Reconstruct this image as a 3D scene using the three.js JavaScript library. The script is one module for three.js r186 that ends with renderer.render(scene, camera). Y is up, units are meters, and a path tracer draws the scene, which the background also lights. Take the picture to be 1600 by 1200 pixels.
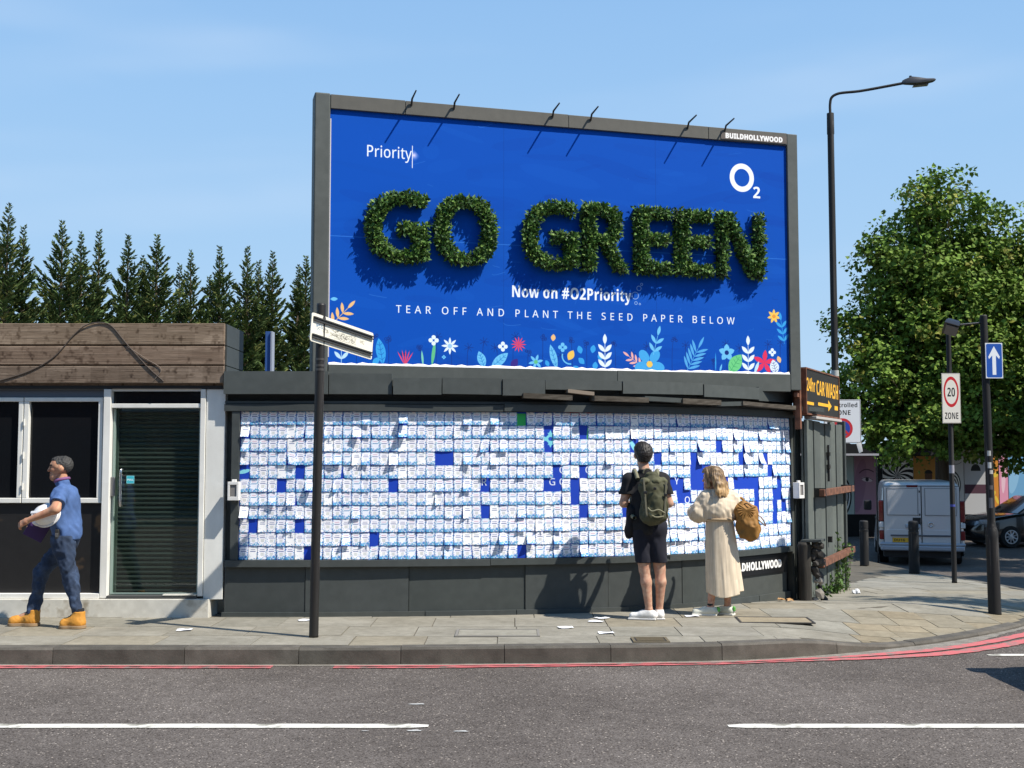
import * as THREE from 'three';
import { mergeGeometries, mergeVertices, toCreasedNormals } from 'three/addons/utils/BufferGeometryUtils.js';
import { RoundedBoxGeometry } from 'three/addons/geometries/RoundedBoxGeometry.js';
import { FontLoader } from 'three/addons/loaders/FontLoader.js';

// ---------------------------------------------------------------- camera, sky, sun, exposure
const scene = new THREE.Scene();
const camera = new THREE.PerspectiveCamera(36.87, 4 / 3, 0.1, 900);
camera.position.set(0, 1.85, 0);
camera.rotation.x = Math.atan(118 / 1800);

const renderer = new THREE.WebGLRenderer({ antialias: true });
renderer.toneMapping = THREE.LinearToneMapping;
renderer.toneMappingExposure = 1.34;
renderer.shadowMap.enabled = true;
renderer.setSize(1024, 768);

const R = (() => { let s = 1234567; return () => { s = (s + 0x6d2b79f5) | 0; let t = Math.imul(s ^ (s >>> 15), 1 | s); t = (t + Math.imul(t ^ (t >>> 7), 61 | t)) ^ t; return ((t ^ (t >>> 14)) >>> 0) / 4294967296; }; })();
const rr = (a, b) => a + (b - a) * R();
const clamp = (x, a = 0, b = 1) => Math.min(b, Math.max(a, x));
const ss = (a, b, x) => { const t = clamp((x - a) / (b - a)); return t * t * (3 - 2 * t); };
const lerp = (a, b, t) => a + (b - a) * t;
// tileable value noise
const hash = (x, y, s) => { let h = Math.imul(x, 374761393) + Math.imul(y, 668265263) + Math.imul(s, 1442695041); h = Math.imul(h ^ (h >>> 13), 1274126177); return ((h ^ (h >>> 16)) >>> 0) / 4294967296; };
function vn(x, y, P, s) {
  const xi = Math.floor(x), yi = Math.floor(y), fx = x - xi, fy = y - yi, m = (a) => ((a % P) + P) % P;
  const u = fx * fx * (3 - 2 * fx), v = fy * fy * (3 - 2 * fy);
  return lerp(lerp(hash(m(xi), m(yi), s), hash(m(xi + 1), m(yi), s), u), lerp(hash(m(xi), m(yi + 1), s), hash(m(xi + 1), m(yi + 1), s), u), v);
}
const fbm = (u, v, P, oct, s) => { let a = 0, w = 0.5, t = 0; for (let i = 0; i < oct; i++) { a += w * vn(u * P, v * P, P, s + i); t += w; P *= 2; w *= 0.5; } return a / t; };

function makeSky() {
  const W = 1024, Hh = 512, d = new Float32Array(W * Hh * 4);
  const stops = [[-90, 0.134, 0.142, 0.15], [-1, 0.251, 0.284, 0.317], [0, 0.426, 0.559, 0.685], [4, 0.363, 0.518, 0.685], [10, 0.301, 0.476, 0.685], [17, 0.255, 0.434, 0.672], [23, 0.217, 0.392, 0.647], [32, 0.167, 0.334, 0.601], [50, 0.104, 0.251, 0.518], [90, 0.071, 0.192, 0.434]];
  for (let j = 0; j < Hh; j++) {
    const el = ((j + .5) / Hh - .5) * 180;
    let k = 0; while (k < stops.length - 2 && el > stops[k + 1][0]) k++;
    const a = stops[k], b = stops[k + 1], t = clamp((el - a[0]) / (b[0] - a[0]));
    for (let i = 0; i < W; i++) {
      const u = i / W;
      // thin high cirrus, stretched along the sky
      const n = fbm(u * 1 + .02 * el / 10, (el + 90) / 180 * 2.2 + u * .55, 9, 5, 7), st = fbm(u, (el + 90) / 180 * 6 - u * 1.3, 14, 4, 31);
      const c = clamp((n - .52) * 2.2) * clamp((st - .42) * 2.4) * ss(3, 12, el) * .8;
      const q = (j * W + i) * 4;
      for (let m = 0; m < 3; m++) d[q + m] = lerp(lerp(a[m + 1], b[m + 1], t), [.55, .64, .76][m], c);
      d[q + 3] = 1;
    }
  }
  const tx = new THREE.DataTexture(d, W, Hh, THREE.RGBAFormat, THREE.FloatType);
  tx.mapping = THREE.EquirectangularReflectionMapping; tx.magFilter = THREE.LinearFilter; tx.minFilter = THREE.LinearFilter; tx.wrapS = THREE.RepeatWrapping; tx.needsUpdate = true;
  return tx;
}
const sky = makeSky();
scene.background = sky; scene.environment = sky;
scene.backgroundIntensity = 1; scene.environmentIntensity = 1;

const sun = new THREE.DirectionalLight(new THREE.Color(1, .93, .83), 5);
sun.position.set(.68 * 60 + 2, 60, .36 * 60 - 16);
sun.target.position.set(2, 0, -16);
sun.castShadow = true; sun.shadow.mapSize.set(4096, 4096);
Object.assign(sun.shadow.camera, { left: -30, right: 30, top: 30, bottom: -30, near: 1, far: 160 });
scene.add(sun, sun.target);

// ---------------------------------------------------------------- helpers
const V = (x, y, z) => new THREE.Vector3(x, y, z);
const lin = (r, g, b) => new THREE.Color().setRGB(r, g, b);
const used = {};
function numbered(name) { const n = used[name] = (used[name] ?? -1) + 1; return n ? name + '_' + String(n).padStart(3, '0') : name; }
function tag(o, label, category, group) { o.userData.label = label; o.userData.category = category; if (group) o.userData.group = group; return o; }
function shade(o) { o.castShadow = true; o.receiveShadow = true; return o; }
function thing(name, label, category, p = [0, 0, 0], turn = 0, group) { const g = new THREE.Group(); g.name = numbered(name); scene.add(g); g.position.set(...p); g.rotation.y = turn; return tag(g, label, category, group); }
function part(name, geo, mat, parent) { const m = shade(new THREE.Mesh(Array.isArray(geo) ? merge(geo) : geo, mat)); m.name = name; parent.add(m); return m; }
function solo(name, geo, mat, label, category, group) { const m = part(numbered(name), geo, mat, scene); return tag(m, label, category, group); }
function struct(name, geo, mat) { const m = part(numbered(name), geo, mat, scene); m.userData.kind = 'structure'; m.userData.label = name.replace(/_/g, ' '); return m; }
function clean(g) { const o = g.index ? g.toNonIndexed() : g.clone(); for (const k of Object.keys(o.attributes)) if (!['position', 'normal', 'uv', 'color'].includes(k)) o.deleteAttribute(k); o.morphAttributes = {}; o.clearGroups(); return o; }
function merge(list) {
  const l = list.map(clean), col = l.some((g) => g.attributes.color);
  for (const g of l) {
    if (!g.attributes.normal) g.computeVertexNormals();
    if (!g.attributes.uv) g.setAttribute('uv', new THREE.BufferAttribute(new Float32Array(g.attributes.position.count * 2), 2));
    if (col && !g.attributes.color) g.setAttribute('color', new THREE.BufferAttribute(new Float32Array(g.attributes.position.count * 3).fill(1), 3));
  }
  return l.length === 1 ? l[0] : mergeGeometries(l);
}
// uv in metres from the dominant normal
function muv(g, s = 1, ou = 0, ov = 0) {
  const o = clean(g), p = o.attributes.position, n = o.attributes.normal, uv = new Float32Array(p.count * 2);
  for (let i = 0; i < p.count; i += 3) {
    let a = 0, b = 0, c = 0; for (let k = 0; k < 3; k++) { a += Math.abs(n.getX(i + k)); b += Math.abs(n.getY(i + k)); c += Math.abs(n.getZ(i + k)); }
    for (let k = 0; k < 3; k++) { const q = i + k, x = p.getX(q), y = p.getY(q), z = p.getZ(q), [u, v] = b >= a && b >= c ? [x, z] : a >= c ? [z, y] : [x, y]; uv[q * 2] = u * s + ou; uv[q * 2 + 1] = v * s + ov; }
  }
  o.setAttribute('uv', new THREE.BufferAttribute(uv, 2)); return o;
}
function xf(g, x = 0, y = 0, z = 0, rx = 0, ry = 0, rz = 0) { return g.applyMatrix4(new THREE.Matrix4().compose(V(x, y, z), new THREE.Quaternion().setFromEuler(new THREE.Euler(rx, ry, rz)), V(1, 1, 1))); }
const box = (w, h, d, x = 0, y = 0, z = 0, rx = 0, ry = 0, rz = 0) => xf(new THREE.BoxGeometry(w, h, d), x, y, z, rx, ry, rz);
const rbox = (w, h, d, r, x = 0, y = 0, z = 0, rx = 0, ry = 0, rz = 0, seg = 2) => xf(new RoundedBoxGeometry(w, h, d, seg, Math.min(r, w / 2.01, h / 2.01, d / 2.01)), x, y, z, rx, ry, rz);
// box between limits
const slab = (x0, x1, y0, y1, z0, z1, r = 0) => { const a = [Math.abs(x1 - x0), Math.abs(y1 - y0), Math.abs(z1 - z0), (x0 + x1) / 2, (y0 + y1) / 2, (z0 + z1) / 2]; return muv(r ? rbox(a[0], a[1], a[2], r, a[3], a[4], a[5]) : box(...a)); };
const cyl = (r0, r1, h, x = 0, y = 0, z = 0, seg = 20, rx = 0, rz = 0) => xf(new THREE.CylinderGeometry(r1, r0, h, seg), x, y + (rx || rz ? 0 : h / 2), z, rx, 0, rz);
const lathe = (pts, seg = 24) => new THREE.LatheGeometry(pts.map(([x, y]) => new THREE.Vector2(x, y)), seg);
const tube = (pts, r, seg = 24, rs = 8) => new THREE.TubeGeometry(new THREE.CatmullRomCurve3(pts.map((p) => V(...p))), seg, r, rs);
// straight tapered limb from a to b
function limb(a, b, ra, rb, seg = 7) { const d = V(...b).sub(V(...a)), L = d.length(), g = new THREE.CylinderGeometry(rb, ra, L, seg, 1); g.translate(0, L / 2, 0); g.applyQuaternion(new THREE.Quaternion().setFromUnitVectors(V(0, 1, 0), d.normalize())); return g.translate(...a); }
function rawGeo(pos, idx, uv, col) {
  const g = new THREE.BufferGeometry(); g.setAttribute('position', new THREE.Float32BufferAttribute(pos, 3));
  if (uv) g.setAttribute('uv', new THREE.Float32BufferAttribute(uv, 2));
  if (col) g.setAttribute('color', new THREE.Float32BufferAttribute(col, 3));
  if (idx) g.setIndex(idx); g.computeVertexNormals(); return g;
}
// lofted body: rings of equal length, closed ends
function loft(rings, crease = .6) {
  const n = rings[0].length, pos = rings.flat(2), idx = [];
  for (let i = 0; i < rings.length - 1; i++) for (let k = 0; k < n; k++) { const a = i * n + k, b = i * n + (k + 1) % n; idx.push(a, b, b + n, a, b + n, a + n); }
  for (const [i, s] of [[0, 1], [rings.length - 1, 0]]) { const c = [0, 0, 0]; for (const q of rings[i]) for (let m = 0; m < 3; m++) c[m] += q[m] / n; const ci = pos.length / 3; pos.push(...c); for (let k = 0; k < n; k++) { const a = i * n + k, b = i * n + (k + 1) % n; s ? idx.push(ci, b, a) : idx.push(ci, a, b); } }
  return toCreasedNormals(rawGeo(pos, idx), crease);
}
// textures
function tex(size, fn, srgb = true, rep = 1) {
  const [w, h] = Array.isArray(size) ? size : [size, size], d = new Uint8Array(w * h * 4);
  for (let j = 0; j < h; j++) for (let i = 0; i < w; i++) { const c = fn(i / w, j / h, i, j), q = (j * w + i) * 4; if (typeof c === 'number') d[q] = d[q + 1] = d[q + 2] = clamp(c, 0, 255); else { d[q] = clamp(c[0], 0, 255); d[q + 1] = clamp(c[1], 0, 255); d[q + 2] = clamp(c[2], 0, 255); } d[q + 3] = 255; }
  const t = new THREE.DataTexture(d, w, h); t.wrapS = t.wrapT = THREE.RepeatWrapping; t.magFilter = THREE.LinearFilter; t.minFilter = THREE.LinearMipmapLinearFilter; t.generateMipmaps = true; if (srgb) t.colorSpace = THREE.SRGBColorSpace; t.repeat.set(rep, rep); t.needsUpdate = true; return t;
}
function canvasTex(w, h, draw) { const c = document.createElement('canvas'); c.width = w; c.height = h; draw(c.getContext('2d'), w, h); const t = new THREE.CanvasTexture(c); t.colorSpace = THREE.SRGBColorSpace; t.magFilter = THREE.LinearFilter; return t; }
const std = (color, roughness = .8, o = {}) => new THREE.MeshStandardMaterial({ color, roughness, ...o });

// ground falls away gently down the side street (D = metres in front of the camera)
const gy = (D) => -.05 * (clamp(D, 13.2, 26) - 13.2) * ss(13.2, 15, D);
// ---------------------------------------------------------------- road
const asphaltMap = tex(2048, (u, v, i, j) => {
  const coarse = fbm(u, v, 5, 3, 3), mid = vn(u * 60, v * 60, 60, 9), g = hash((i + (j >> 2) % 3) >> 2, j >> 2, 5), g2 = hash(i >> 1, j >> 1, 8), st = vn(u * 640, v * 640, 640, 4);
  let b = 80 + 26 * (coarse - .5) + 10 * (mid - .5) + 38 * (st - .5) + 24 * (g2 - .5);
  let w = 0; if (g > .985) { b += 50 + 40 * g2; w = 1; } else if (g > .93) b += 30 * g2; else if (g < .1) b -= 34;
  return [b + 8 + w * 3, b + 1, b - 5 - w * 6];
}, true, 1 / 5);
const asphaltBump = tex(1024, (u, v, i, j) => 110 + 90 * (vn(u * 300, v * 300, 300, 4) - .5) + 90 * (hash(i, j, 5) - .5), false, 1 / 2.5);
const asphalt = std(0xffffff, .92, { map: asphaltMap, bumpMap: asphaltBump, bumpScale: .006 });
{
  const xs = [-260, -60, -20, 20, 60, 260], ds = [-200, -20, 0, 5, 9, 13.2, 13.6, 14, 14.4, 14.8, 15.4, 17, 20, 23, 26, 30, 60, 400], pos = [], uv = [], idx = [];
  for (const D of ds) for (const x of xs) { pos.push(x, gy(D), -D); uv.push(x, D); }
  for (let j = 0; j < ds.length - 1; j++) for (let i = 0; i < xs.length - 1; i++) { const a = j * xs.length + i, b = a + 1, c = a + xs.length, d = c + 1; idx.push(a, b, d, a, d, c); }
  struct('road', rawGeo(pos, idx, uv), asphalt);
}
// ---------------------------------------------------------------- kerb line, pavement
const kerbPts = [[-40, 10.55], [-9, 10.55], [-5, 10.55], [-1.7, 10.54], [0, 10.6], [1.2, 10.68], [2.2, 10.8], [3.3, 11.2], [4.5, 11.9], [5.7, 12.95], [6.6, 14.1], [7.2, 15.4], [7.55, 17], [7.8, 20], [8.05, 24], [8.3, 30], [8.6, 42]];
const kerbCurve = new THREE.CatmullRomCurve3(kerbPts.map(([x, d]) => V(x, 0, -d)), false, 'catmullrom', .5);
const kerbFine = kerbCurve.getSpacedPoints(900);
const KD = (x) => { let a = 0, b = kerbFine.length - 1; while (b - a > 1) { const m = (a + b) >> 1; kerbFine[m].x < x ? a = m : b = m; } const p = kerbFine[a], q = kerbFine[b], t = clamp((x - p.x) / (q.x - p.x + 1e-9)); return -lerp(p.z, q.z, t); };
const low = (x) => .115 * ss(2.5, 3.9, x) * (1 - ss(6.4, 7.4, x));
const pav = (x, D) => gy(D) + .15 - low(x) * (1 - ss(.1, 1.7, (D - KD(x)) * .75));
const concreteMap = tex(1024, (u, v, i, j) => { const c = fbm(u, v, 6, 5, 13), m = fbm(u, v, 40, 3, 17), g = hash(i, j, 3), b = 134 + 38 * (c - .5) + 22 * (m - .5) + 18 * (g - .5) + (g > .992 ? -40 : 0); return [b + 1, b - 3, b - 15]; }, true, 1 / 2.2);
const concreteBump = tex(512, (u, v, i, j) => 128 + 60 * (fbm(u, v, 60, 2, 2) - .5) + 50 * (hash(i, j, 3) - .5), false, 1 / .9);
const slabMats = [[1, 1, 1], [.96, .97, .97], [1.02, 1.01, .99], [.98, .97, .95], [1.0, .95, .86]].map((c) => std(lin(...c), .9, { map: concreteMap, bumpMap: concreteBump, bumpScale: .002 }));
const buffMats = [[1.06, .97, .82], [1.02, .91, .74], [1.02, .96, .85]].map((c) => std(lin(...c), .92, { map: concreteMap, bumpMap: concreteBump, bumpScale: .003 }));
const jointMat = std(lin(.42, .39, .35), .95, { map: concreteMap });
const kerbMap = tex([512, 512], (u, v, i, j) => { const c = fbm(u, v, 7, 5, 23), g = hash(i, j, 4), b = 118 + 46 * (c - .5) + 34 * (g - .5) + (g > .985 ? 30 : 0); return [b, b - 3, b - 8]; }, true, 1 / .8);
const kerbMats = [[.5, .475, .42], [.56, .53, .475], [.44, .42, .375]].map((c) => std(lin(...c), .85, { map: kerbMap, bumpMap: concreteBump, bumpScale: .003 }));
// wall and gate lines that close the pavement at its back
const wallPts = [[-3.14, 12.62], [-2.1, 12.62], [-.57, 12.74], [.6, 12.92], [1.46, 13.15], [2.26, 13.56], [2.9, 14.08], [3.53, 14.7]];
const wallCurve = new THREE.CatmullRomCurve3(wallPts.map(([x, d]) => V(x, 0, -d)), false, 'catmullrom', .5);
const wallFine = wallCurve.getSpacedPoints(400), wallLen = wallCurve.getLength();
function wallAt(s) { const f = clamp(s / wallLen, 0, 1) * 400, i = Math.min(399, Math.floor(f)), a = wallFine[i], b = wallFine[i + 1], t = f - i, dx = b.x - a.x, dz = b.z - a.z, l = Math.hypot(dx, dz); let ex = 0; if (s < 0) ex = s; if (s > wallLen) ex = s - wallLen; return { x: lerp(a.x, b.x, t) + dx / l * ex, z: lerp(a.z, b.z, t) + dz / l * ex, tx: dx / l, tz: dz / l, nx: -dz / l, nz: dx / l }; }
const WD = (x) => { if (x < -3.14) return 12.6; if (x > 3.53) return 14.7 + (x - 3.53) * 2.05; let k = 0; while (k < 399 && wallFine[k + 1].x < x) k++; const p = wallFine[k], q = wallFine[k + 1]; return -lerp(p.z, q.z, (x - p.x) / (q.x - p.x)); };
const pavement = new THREE.Group(); pavement.name = 'pavement'; pavement.userData = { kind: 'structure', label: 'paved footway with stone slabs' }; scene.add(pavement);
{ // bedding under the slabs
  const pos = [], uv = [], idx = [], xs = [], n = 26; for (let x = -40; x <= 8.55; x += (x < -8 ? 4 : .18)) xs.push(x);
  xs.forEach((x) => { const d0 = KD(x) + .1; for (let k = 0; k < n; k++) { const D = d0 + Math.pow(k / (n - 1), 1.8) * (44 - d0); pos.push(x, pav(x, D) - .007, -D); uv.push(x, D); } });
  for (let i = 0; i < xs.length - 1; i++) for (let k = 0; k < n - 1; k++) { const a = i * n + k, b = a + n; idx.push(a, b, b + 1, a, b + 1, a + 1); }
  part('bedding', rawGeo(pos, idx, uv), jointMat, pavement);
}
function pavingSlab(x0, x1, d0, d1, mat, gap = .005) {
  const n = 4, near = [], far = []; x0 += gap; x1 -= gap;
  for (let k = 0; k <= n; k++) { const x = lerp(x0, x1, k / n), a = Math.max(d0 + gap, KD(x) + .165), b = Math.min(d1 - gap, WD(x) - .02); if (b - a < .03) { if (near.length) break; continue; } near.push([x, a]); far.push([x, b]); }
  if (near.length < 2 || near[near.length - 1][0] - near[0][0] < .05) return;
  const jit = rr(-.0025, .0025), tx = rr(-.002, .002), ou = rr(0, 9), ov = rr(0, 9), top = (p) => [p[0], pav(p[0], p[1]) + jit + tx * (p[0] - x0), -p[1]];
  const ring = [...near, ...far.reverse()], pos = [], uv = [], idx = [], m = near.length, N = ring.length;
  far.reverse(); // back to left-right
  for (let k = 0; k < m; k++) for (const q of [near[k], far[k]]) { pos.push(...top(q)); uv.push(q[0] + ou, q[1] + ov); }
  for (let k = 0; k < m - 1; k++) { const a = 2 * k; idx.push(a, a + 2, a + 3, a, a + 3, a + 1); }
  const rg = [...near, ...[...far].reverse()];
  for (let k = 0; k < N; k++) { const a = top(rg[k]), b = top(rg[(k + 1) % N]), o = pos.length / 3; pos.push(...a, ...b, b[0], b[1] - .03, b[2], a[0], a[1] - .03, a[2]); uv.push(a[0], 0, b[0], 0, b[0], .03, a[0], .03); idx.push(o, o + 3, o + 2, o, o + 2, o + 1); }
  part('paving_slab', rawGeo(pos, idx, uv), mat, pavement);
}
{
  let row = 0;
  for (let D = 10.5; D < 21; row++) {
    const h = row % 3 === 0 ? .76 : row % 3 === 1 ? .62 : .66; let x = -8.4 + rr(-.5, 0) - (row % 2) * .4;
    while (x < 8.2) {
      const buff = x > 2.9 && D - KD(clamp(x, 2.9, 7)) < 1.15 && x < 6.2, w = buff ? .42 : rr(.62, 1.02);
      if (buff) { pavingSlab(x, x + w, D, D + h / 2, buffMats[Math.floor(R() * 3)]); pavingSlab(x, x + w, D + h / 2, D + h, buffMats[Math.floor(R() * 3)]); }
      else { const y = R(); pavingSlab(x, x + w, D, D + h, slabMats[y > .9 ? 4 : Math.floor(R() * 4)]); }
      x += w;
    }
    D += h;
  }
}
const kerb = new THREE.Group(); kerb.name = 'kerb'; kerb.userData = { kind: 'structure', label: 'stone kerb' }; scene.add(kerb);
{
  const L = kerbCurve.getLength(); let s = L * 0; const at = (q) => { const t = clamp(q / L), p = kerbCurve.getPointAt(t), d = kerbCurve.getTangentAt(t); return [p.x, -p.z, d.x, d.z]; };
  while (s < L - 1) {
    const p0 = at(s); if (p0[0] < -9) { s += .5; continue; }
    const len = p0[1] > 20 ? 3 : rr(.88, 1.22), e = s + len, n = 5, rings = [], dip = rr(-.006, .004);
    for (let k = 0; k <= n; k++) {
      const [x, D, tx, tz] = at(lerp(s + .003, e - .003, k / n)), nx = -tz, nz = tx; // nx,nz points away from the road? fixed below
      const out = V(-nx, 0, -nz), side = out.z > 0 || (out.x > 0 && Math.abs(out.z) < .5) ? out : out.negate(); // towards the road
      const y = pav(x, D + .02) + dip + .004, b = gy(D) - .03, pt = (o, yy) => [x + side.x * o, yy, -D + side.z * o];
      rings.push([pt(0, b), pt(-.004, y - .02), pt(-.022, y), pt(-.155, y + .001), pt(-.155, b)]);
    }
    part('kerb_stone', muv(loft(rings, .5), 1, rr(0, 5), rr(0, 5)), kerbMats[Math.floor(R() * 3)], kerb);
    s = e;
  }
}
// strip painted or laid along the kerb, offset towards the road
function kerbStrip(s0, s1, off0, off1, y, jit = 0) {
  const pos = [], uv = [], idx = [], n = Math.ceil((s1 - s0) / .9);
  for (let k = 0; k <= n; k++) { const s = lerp(s0, s1, k / n), p = kerbFine[clamp(Math.round(s), 0, 900)], q = kerbCurve.getPointAt(clamp(s / 900)), d = kerbCurve.getTangentAt(clamp(s / 900)); void p; let nx = -d.z, nz = d.x; if (nz < 0 && Math.abs(nz) > .1 || (Math.abs(nz) <= .1 && nx < 0)) { nx = -nx; nz = -nz; } const f = (o) => { const O = (typeof o === 'function' ? o(q.x) : o) + jit * (R() - .5), x = q.x + nx * O, z = q.z + nz * O; pos.push(x, gy(-z) + y, z); uv.push(x, -z); }; f(off0); f(off1); }
  for (let k = 0; k < n; k++) { const a = 2 * k; idx.push(a, a + 2, a + 3, a, a + 3, a + 1); }
  const g = rawGeo(pos, idx, uv), nn = g.attributes.normal; if (nn.getY(0) < 0) { g.setIndex(idx.map((_, i) => idx[i - i % 3 + [0, 2, 1][i % 3]])); g.computeVertexNormals(); } return g;
}
const redMap = tex(512, (u, v, i, j) => { const c = fbm(u, v, 8, 4, 41), g = hash(i >> 1, j >> 1, 6), w = clamp((c - .52) * 4 + (g > .86 ? .55 : 0)); return [lerp(190, 138, w), lerp(100, 114, w), lerp(101, 108, w)]; }, true, 1 / .7);
const redPaint = std(0xffffff, .8, { map: redMap });
const gritMap = tex(512, (u, v, i, j) => { const g = hash(i >> 1, j >> 1, 16), c = fbm(u, v, 9, 4, 2), b = 122 + 60 * (g - .5) + 40 * (c - .5); return [b + 2, b - 3, b - 12]; }, true, 1 / .6);
const wide = (x) => ss(2.2, 4.2, x);
struct('gutter_grit', kerbStrip(392, 640, -.01, (x) => .075 + .15 * ss(2.2, 3.2, x) * (1 - ss(4.2, 5.4, x)), .004, .035), std(0xffffff, .95, { map: gritMap }));
for (const [a, b] of [[392, 449.5], [456, 640]]) {
  struct('red_line', kerbStrip(a, b, (x) => .075 + .115 * wide(x), (x) => .12 + .205 * wide(x), .008, .022), redPaint);
  struct('red_line', kerbStrip(a, b, (x) => .15 + .24 * wide(x), (x) => .2 + .345 * wide(x), .008, .022), redPaint);
}
const paintMap = tex(512, (u, v, i, j) => { const c = fbm(u, v, 10, 4, 44), g = hash(i, j, 6), w = clamp((c - .58) * 4 + (g > .93 ? .5 : 0)), b = lerp(214, 120, w); return [b, b - 3, b - 14]; }, true, 1 / .9);
const whitePaint = std(0xffffff, .7, { map: paintMap });
function dash(x0, x1, d0, d1) { const pos = [], uv = [], idx = [], n = Math.ceil((x1 - x0) / .12); for (let k = 0; k <= n; k++) { const x = lerp(x0, x1, k / n) , j = k === 0 || k === n ? .03 : 0; for (const D of [d0 + rr(-.004, .004) + j, d1 + rr(-.004, .004) - j]) { pos.push(x, gy(D) + .005, -D); uv.push(x, D); } } for (let k = 0; k < n; k++) { const a = 2 * k; idx.push(a, a + 2, a + 3, a, a + 3, a + 1); } return rawGeo(pos, idx, uv); }
struct('lane_marking', dash(-6.4, -.58, 8.08, 8.2), whitePaint);
struct('lane_marking', dash(1.5, 7.6, 8.08, 8.2), whitePaint);
struct('lane_marking', dash(4.5, 8.2, 11.0, 11.1), whitePaint);
// ravelled joint in the wearing course, and dabs of spilt line paint
{ const pos = [], uv = [], idx = [], n = 160; for (let k = 0; k <= n; k++) { const x = lerp(-6, 6.5, k / n), w = .05 + .05 * vn(k * .4, 3, 512, 12); for (const D of [6.62 - w - rr(0, .02), 6.62 + w + rr(0, .02)]) { pos.push(x, .003, -D); uv.push(x, D); } } for (let k = 0; k < n; k++) { const a = 2 * k; idx.push(a, a + 2, a + 3, a, a + 3, a + 1); } struct('road_joint', rawGeo(pos, idx, uv), std(0xffffff, .95, { map: tex(512, (u, v, i, j) => { const g = hash(i >> 2, j >> 2, 26), c = vn(u * 90, v * 90, 90, 5), b = 70 + 78 * (g - .5) + 40 * (c - .5); return [b + 9, b + 1, b - 8]; }, true, 1 / 1.1), bumpMap: asphaltBump, bumpScale: .012 })); }
for (const [x, D, r] of [[-.66, 8.0, .045], [-.35, 7.98, .04], [-.72, 8.85, .05], [-1.0, 7.99, .02]]) { const pos = [x, .006, -D], idx = [], n = 14; for (let k = 0; k < n; k++) { const a = k / n * 6.283, q = r * rr(.5, 1.1); pos.push(x + Math.cos(a) * q * 1.5, .006, -D - Math.sin(a) * q * .6); idx.push(0, 1 + k, 1 + (k + 1) % n); } struct('paint_dab', rawGeo(pos, idx), std(lin(.42, .42, .4), .8)); }
// pavement on the far corner of the side street, right of the picture
struct('far_pavement', muv(box(30, 1.2, 12, 28.6, -.47, -17)), slabMats[1]);
// ---------------------------------------------------------------- painted surfaces
const dirtMap = (r, g, b, s, amt = 26) => tex(512, (u, v, i, j) => { const c = fbm(u, v, 4, 5, s), m = fbm(u, v * .35, 26, 3, s + 9), k = amt * (c - .5) + amt * .5 * (m - .5) + 8 * (hash(i, j, s) - .5) - (c < .3 ? (0.3 - c) * 120 : 0); return [r + k, g + k, b + k]; }, true, 1 / 1.6);
const whiteWall = std(0xffffff, .75, { map: dirtMap(222, 222, 216, 61, 26) });
const plinthMat = std(0xffffff, .85, { map: tex(512, (u, v, i, j) => { const c = fbm(u, v, 5, 5, 66), e = fbm(u, v, 24, 3, 67), w = clamp((c - .56) * 5) * clamp((e - .4) * 3), b = 206 + 24 * (e - .5) + 8 * (hash(i, j, 2) - .5); return [lerp(b, 132, w), lerp(b - 3, 122, w), lerp(b - 14, 104, w)]; }, true, 1 / 1.7) });
const frameWhite = std(0xffffff, .5, { map: dirtMap(228, 227, 220, 71, 22) });
const hoardMap = tex(1024, (u, v, i, j) => { const c = fbm(u, v, 4, 5, 81), m = fbm(u * 1, v * 1, 34, 3, 85), k = 13 * (c - .5) + 9 * (m - .5) + 6 * (hash(i, j, 9) - .5); return [65 + k, 70 + k, 69 + k]; }, true, 1 / 2.4);
const hoardBump = tex(512, (u, v) => 128 + 120 * (fbm(u, v, 5, 4, 88) - .5), false, 1 / 2);
const hoardMats = [[1, 1, 1], [.9, .92, .9], [1.12, 1.08, 1.02], [.82, .83, .84]].map((c) => std(lin(...c), .62, { map: hoardMap, bumpMap: hoardBump, bumpScale: .012 }));
const recessMat = hoardMats[0];
const blackMat = std(lin(.014, .014, .015), .55);
const blackPaint = std(lin(.02, .02, .021), .42, { roughnessMap: tex(256, (u, v) => 150 + 80 * (fbm(u, v, 12, 3, 5) - .5), false, 1 / .4) });
const glassDark = new THREE.MeshPhysicalMaterial({ color: lin(.008, .009, .011), roughness: .06, specularIntensity: .8 });
const paneMat = new THREE.MeshPhysicalMaterial({ color: lin(.86, .93, .89), roughness: .02, transmission: 1, thickness: 0, ior: 1.5, side: THREE.DoubleSide });
const chrome = std(lin(.6, .6, .6), .25, { metalness: 1 });
const font = await new FontLoader().loadAsync('fonts/droid/droid_sans_bold.typeface.json');

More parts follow.
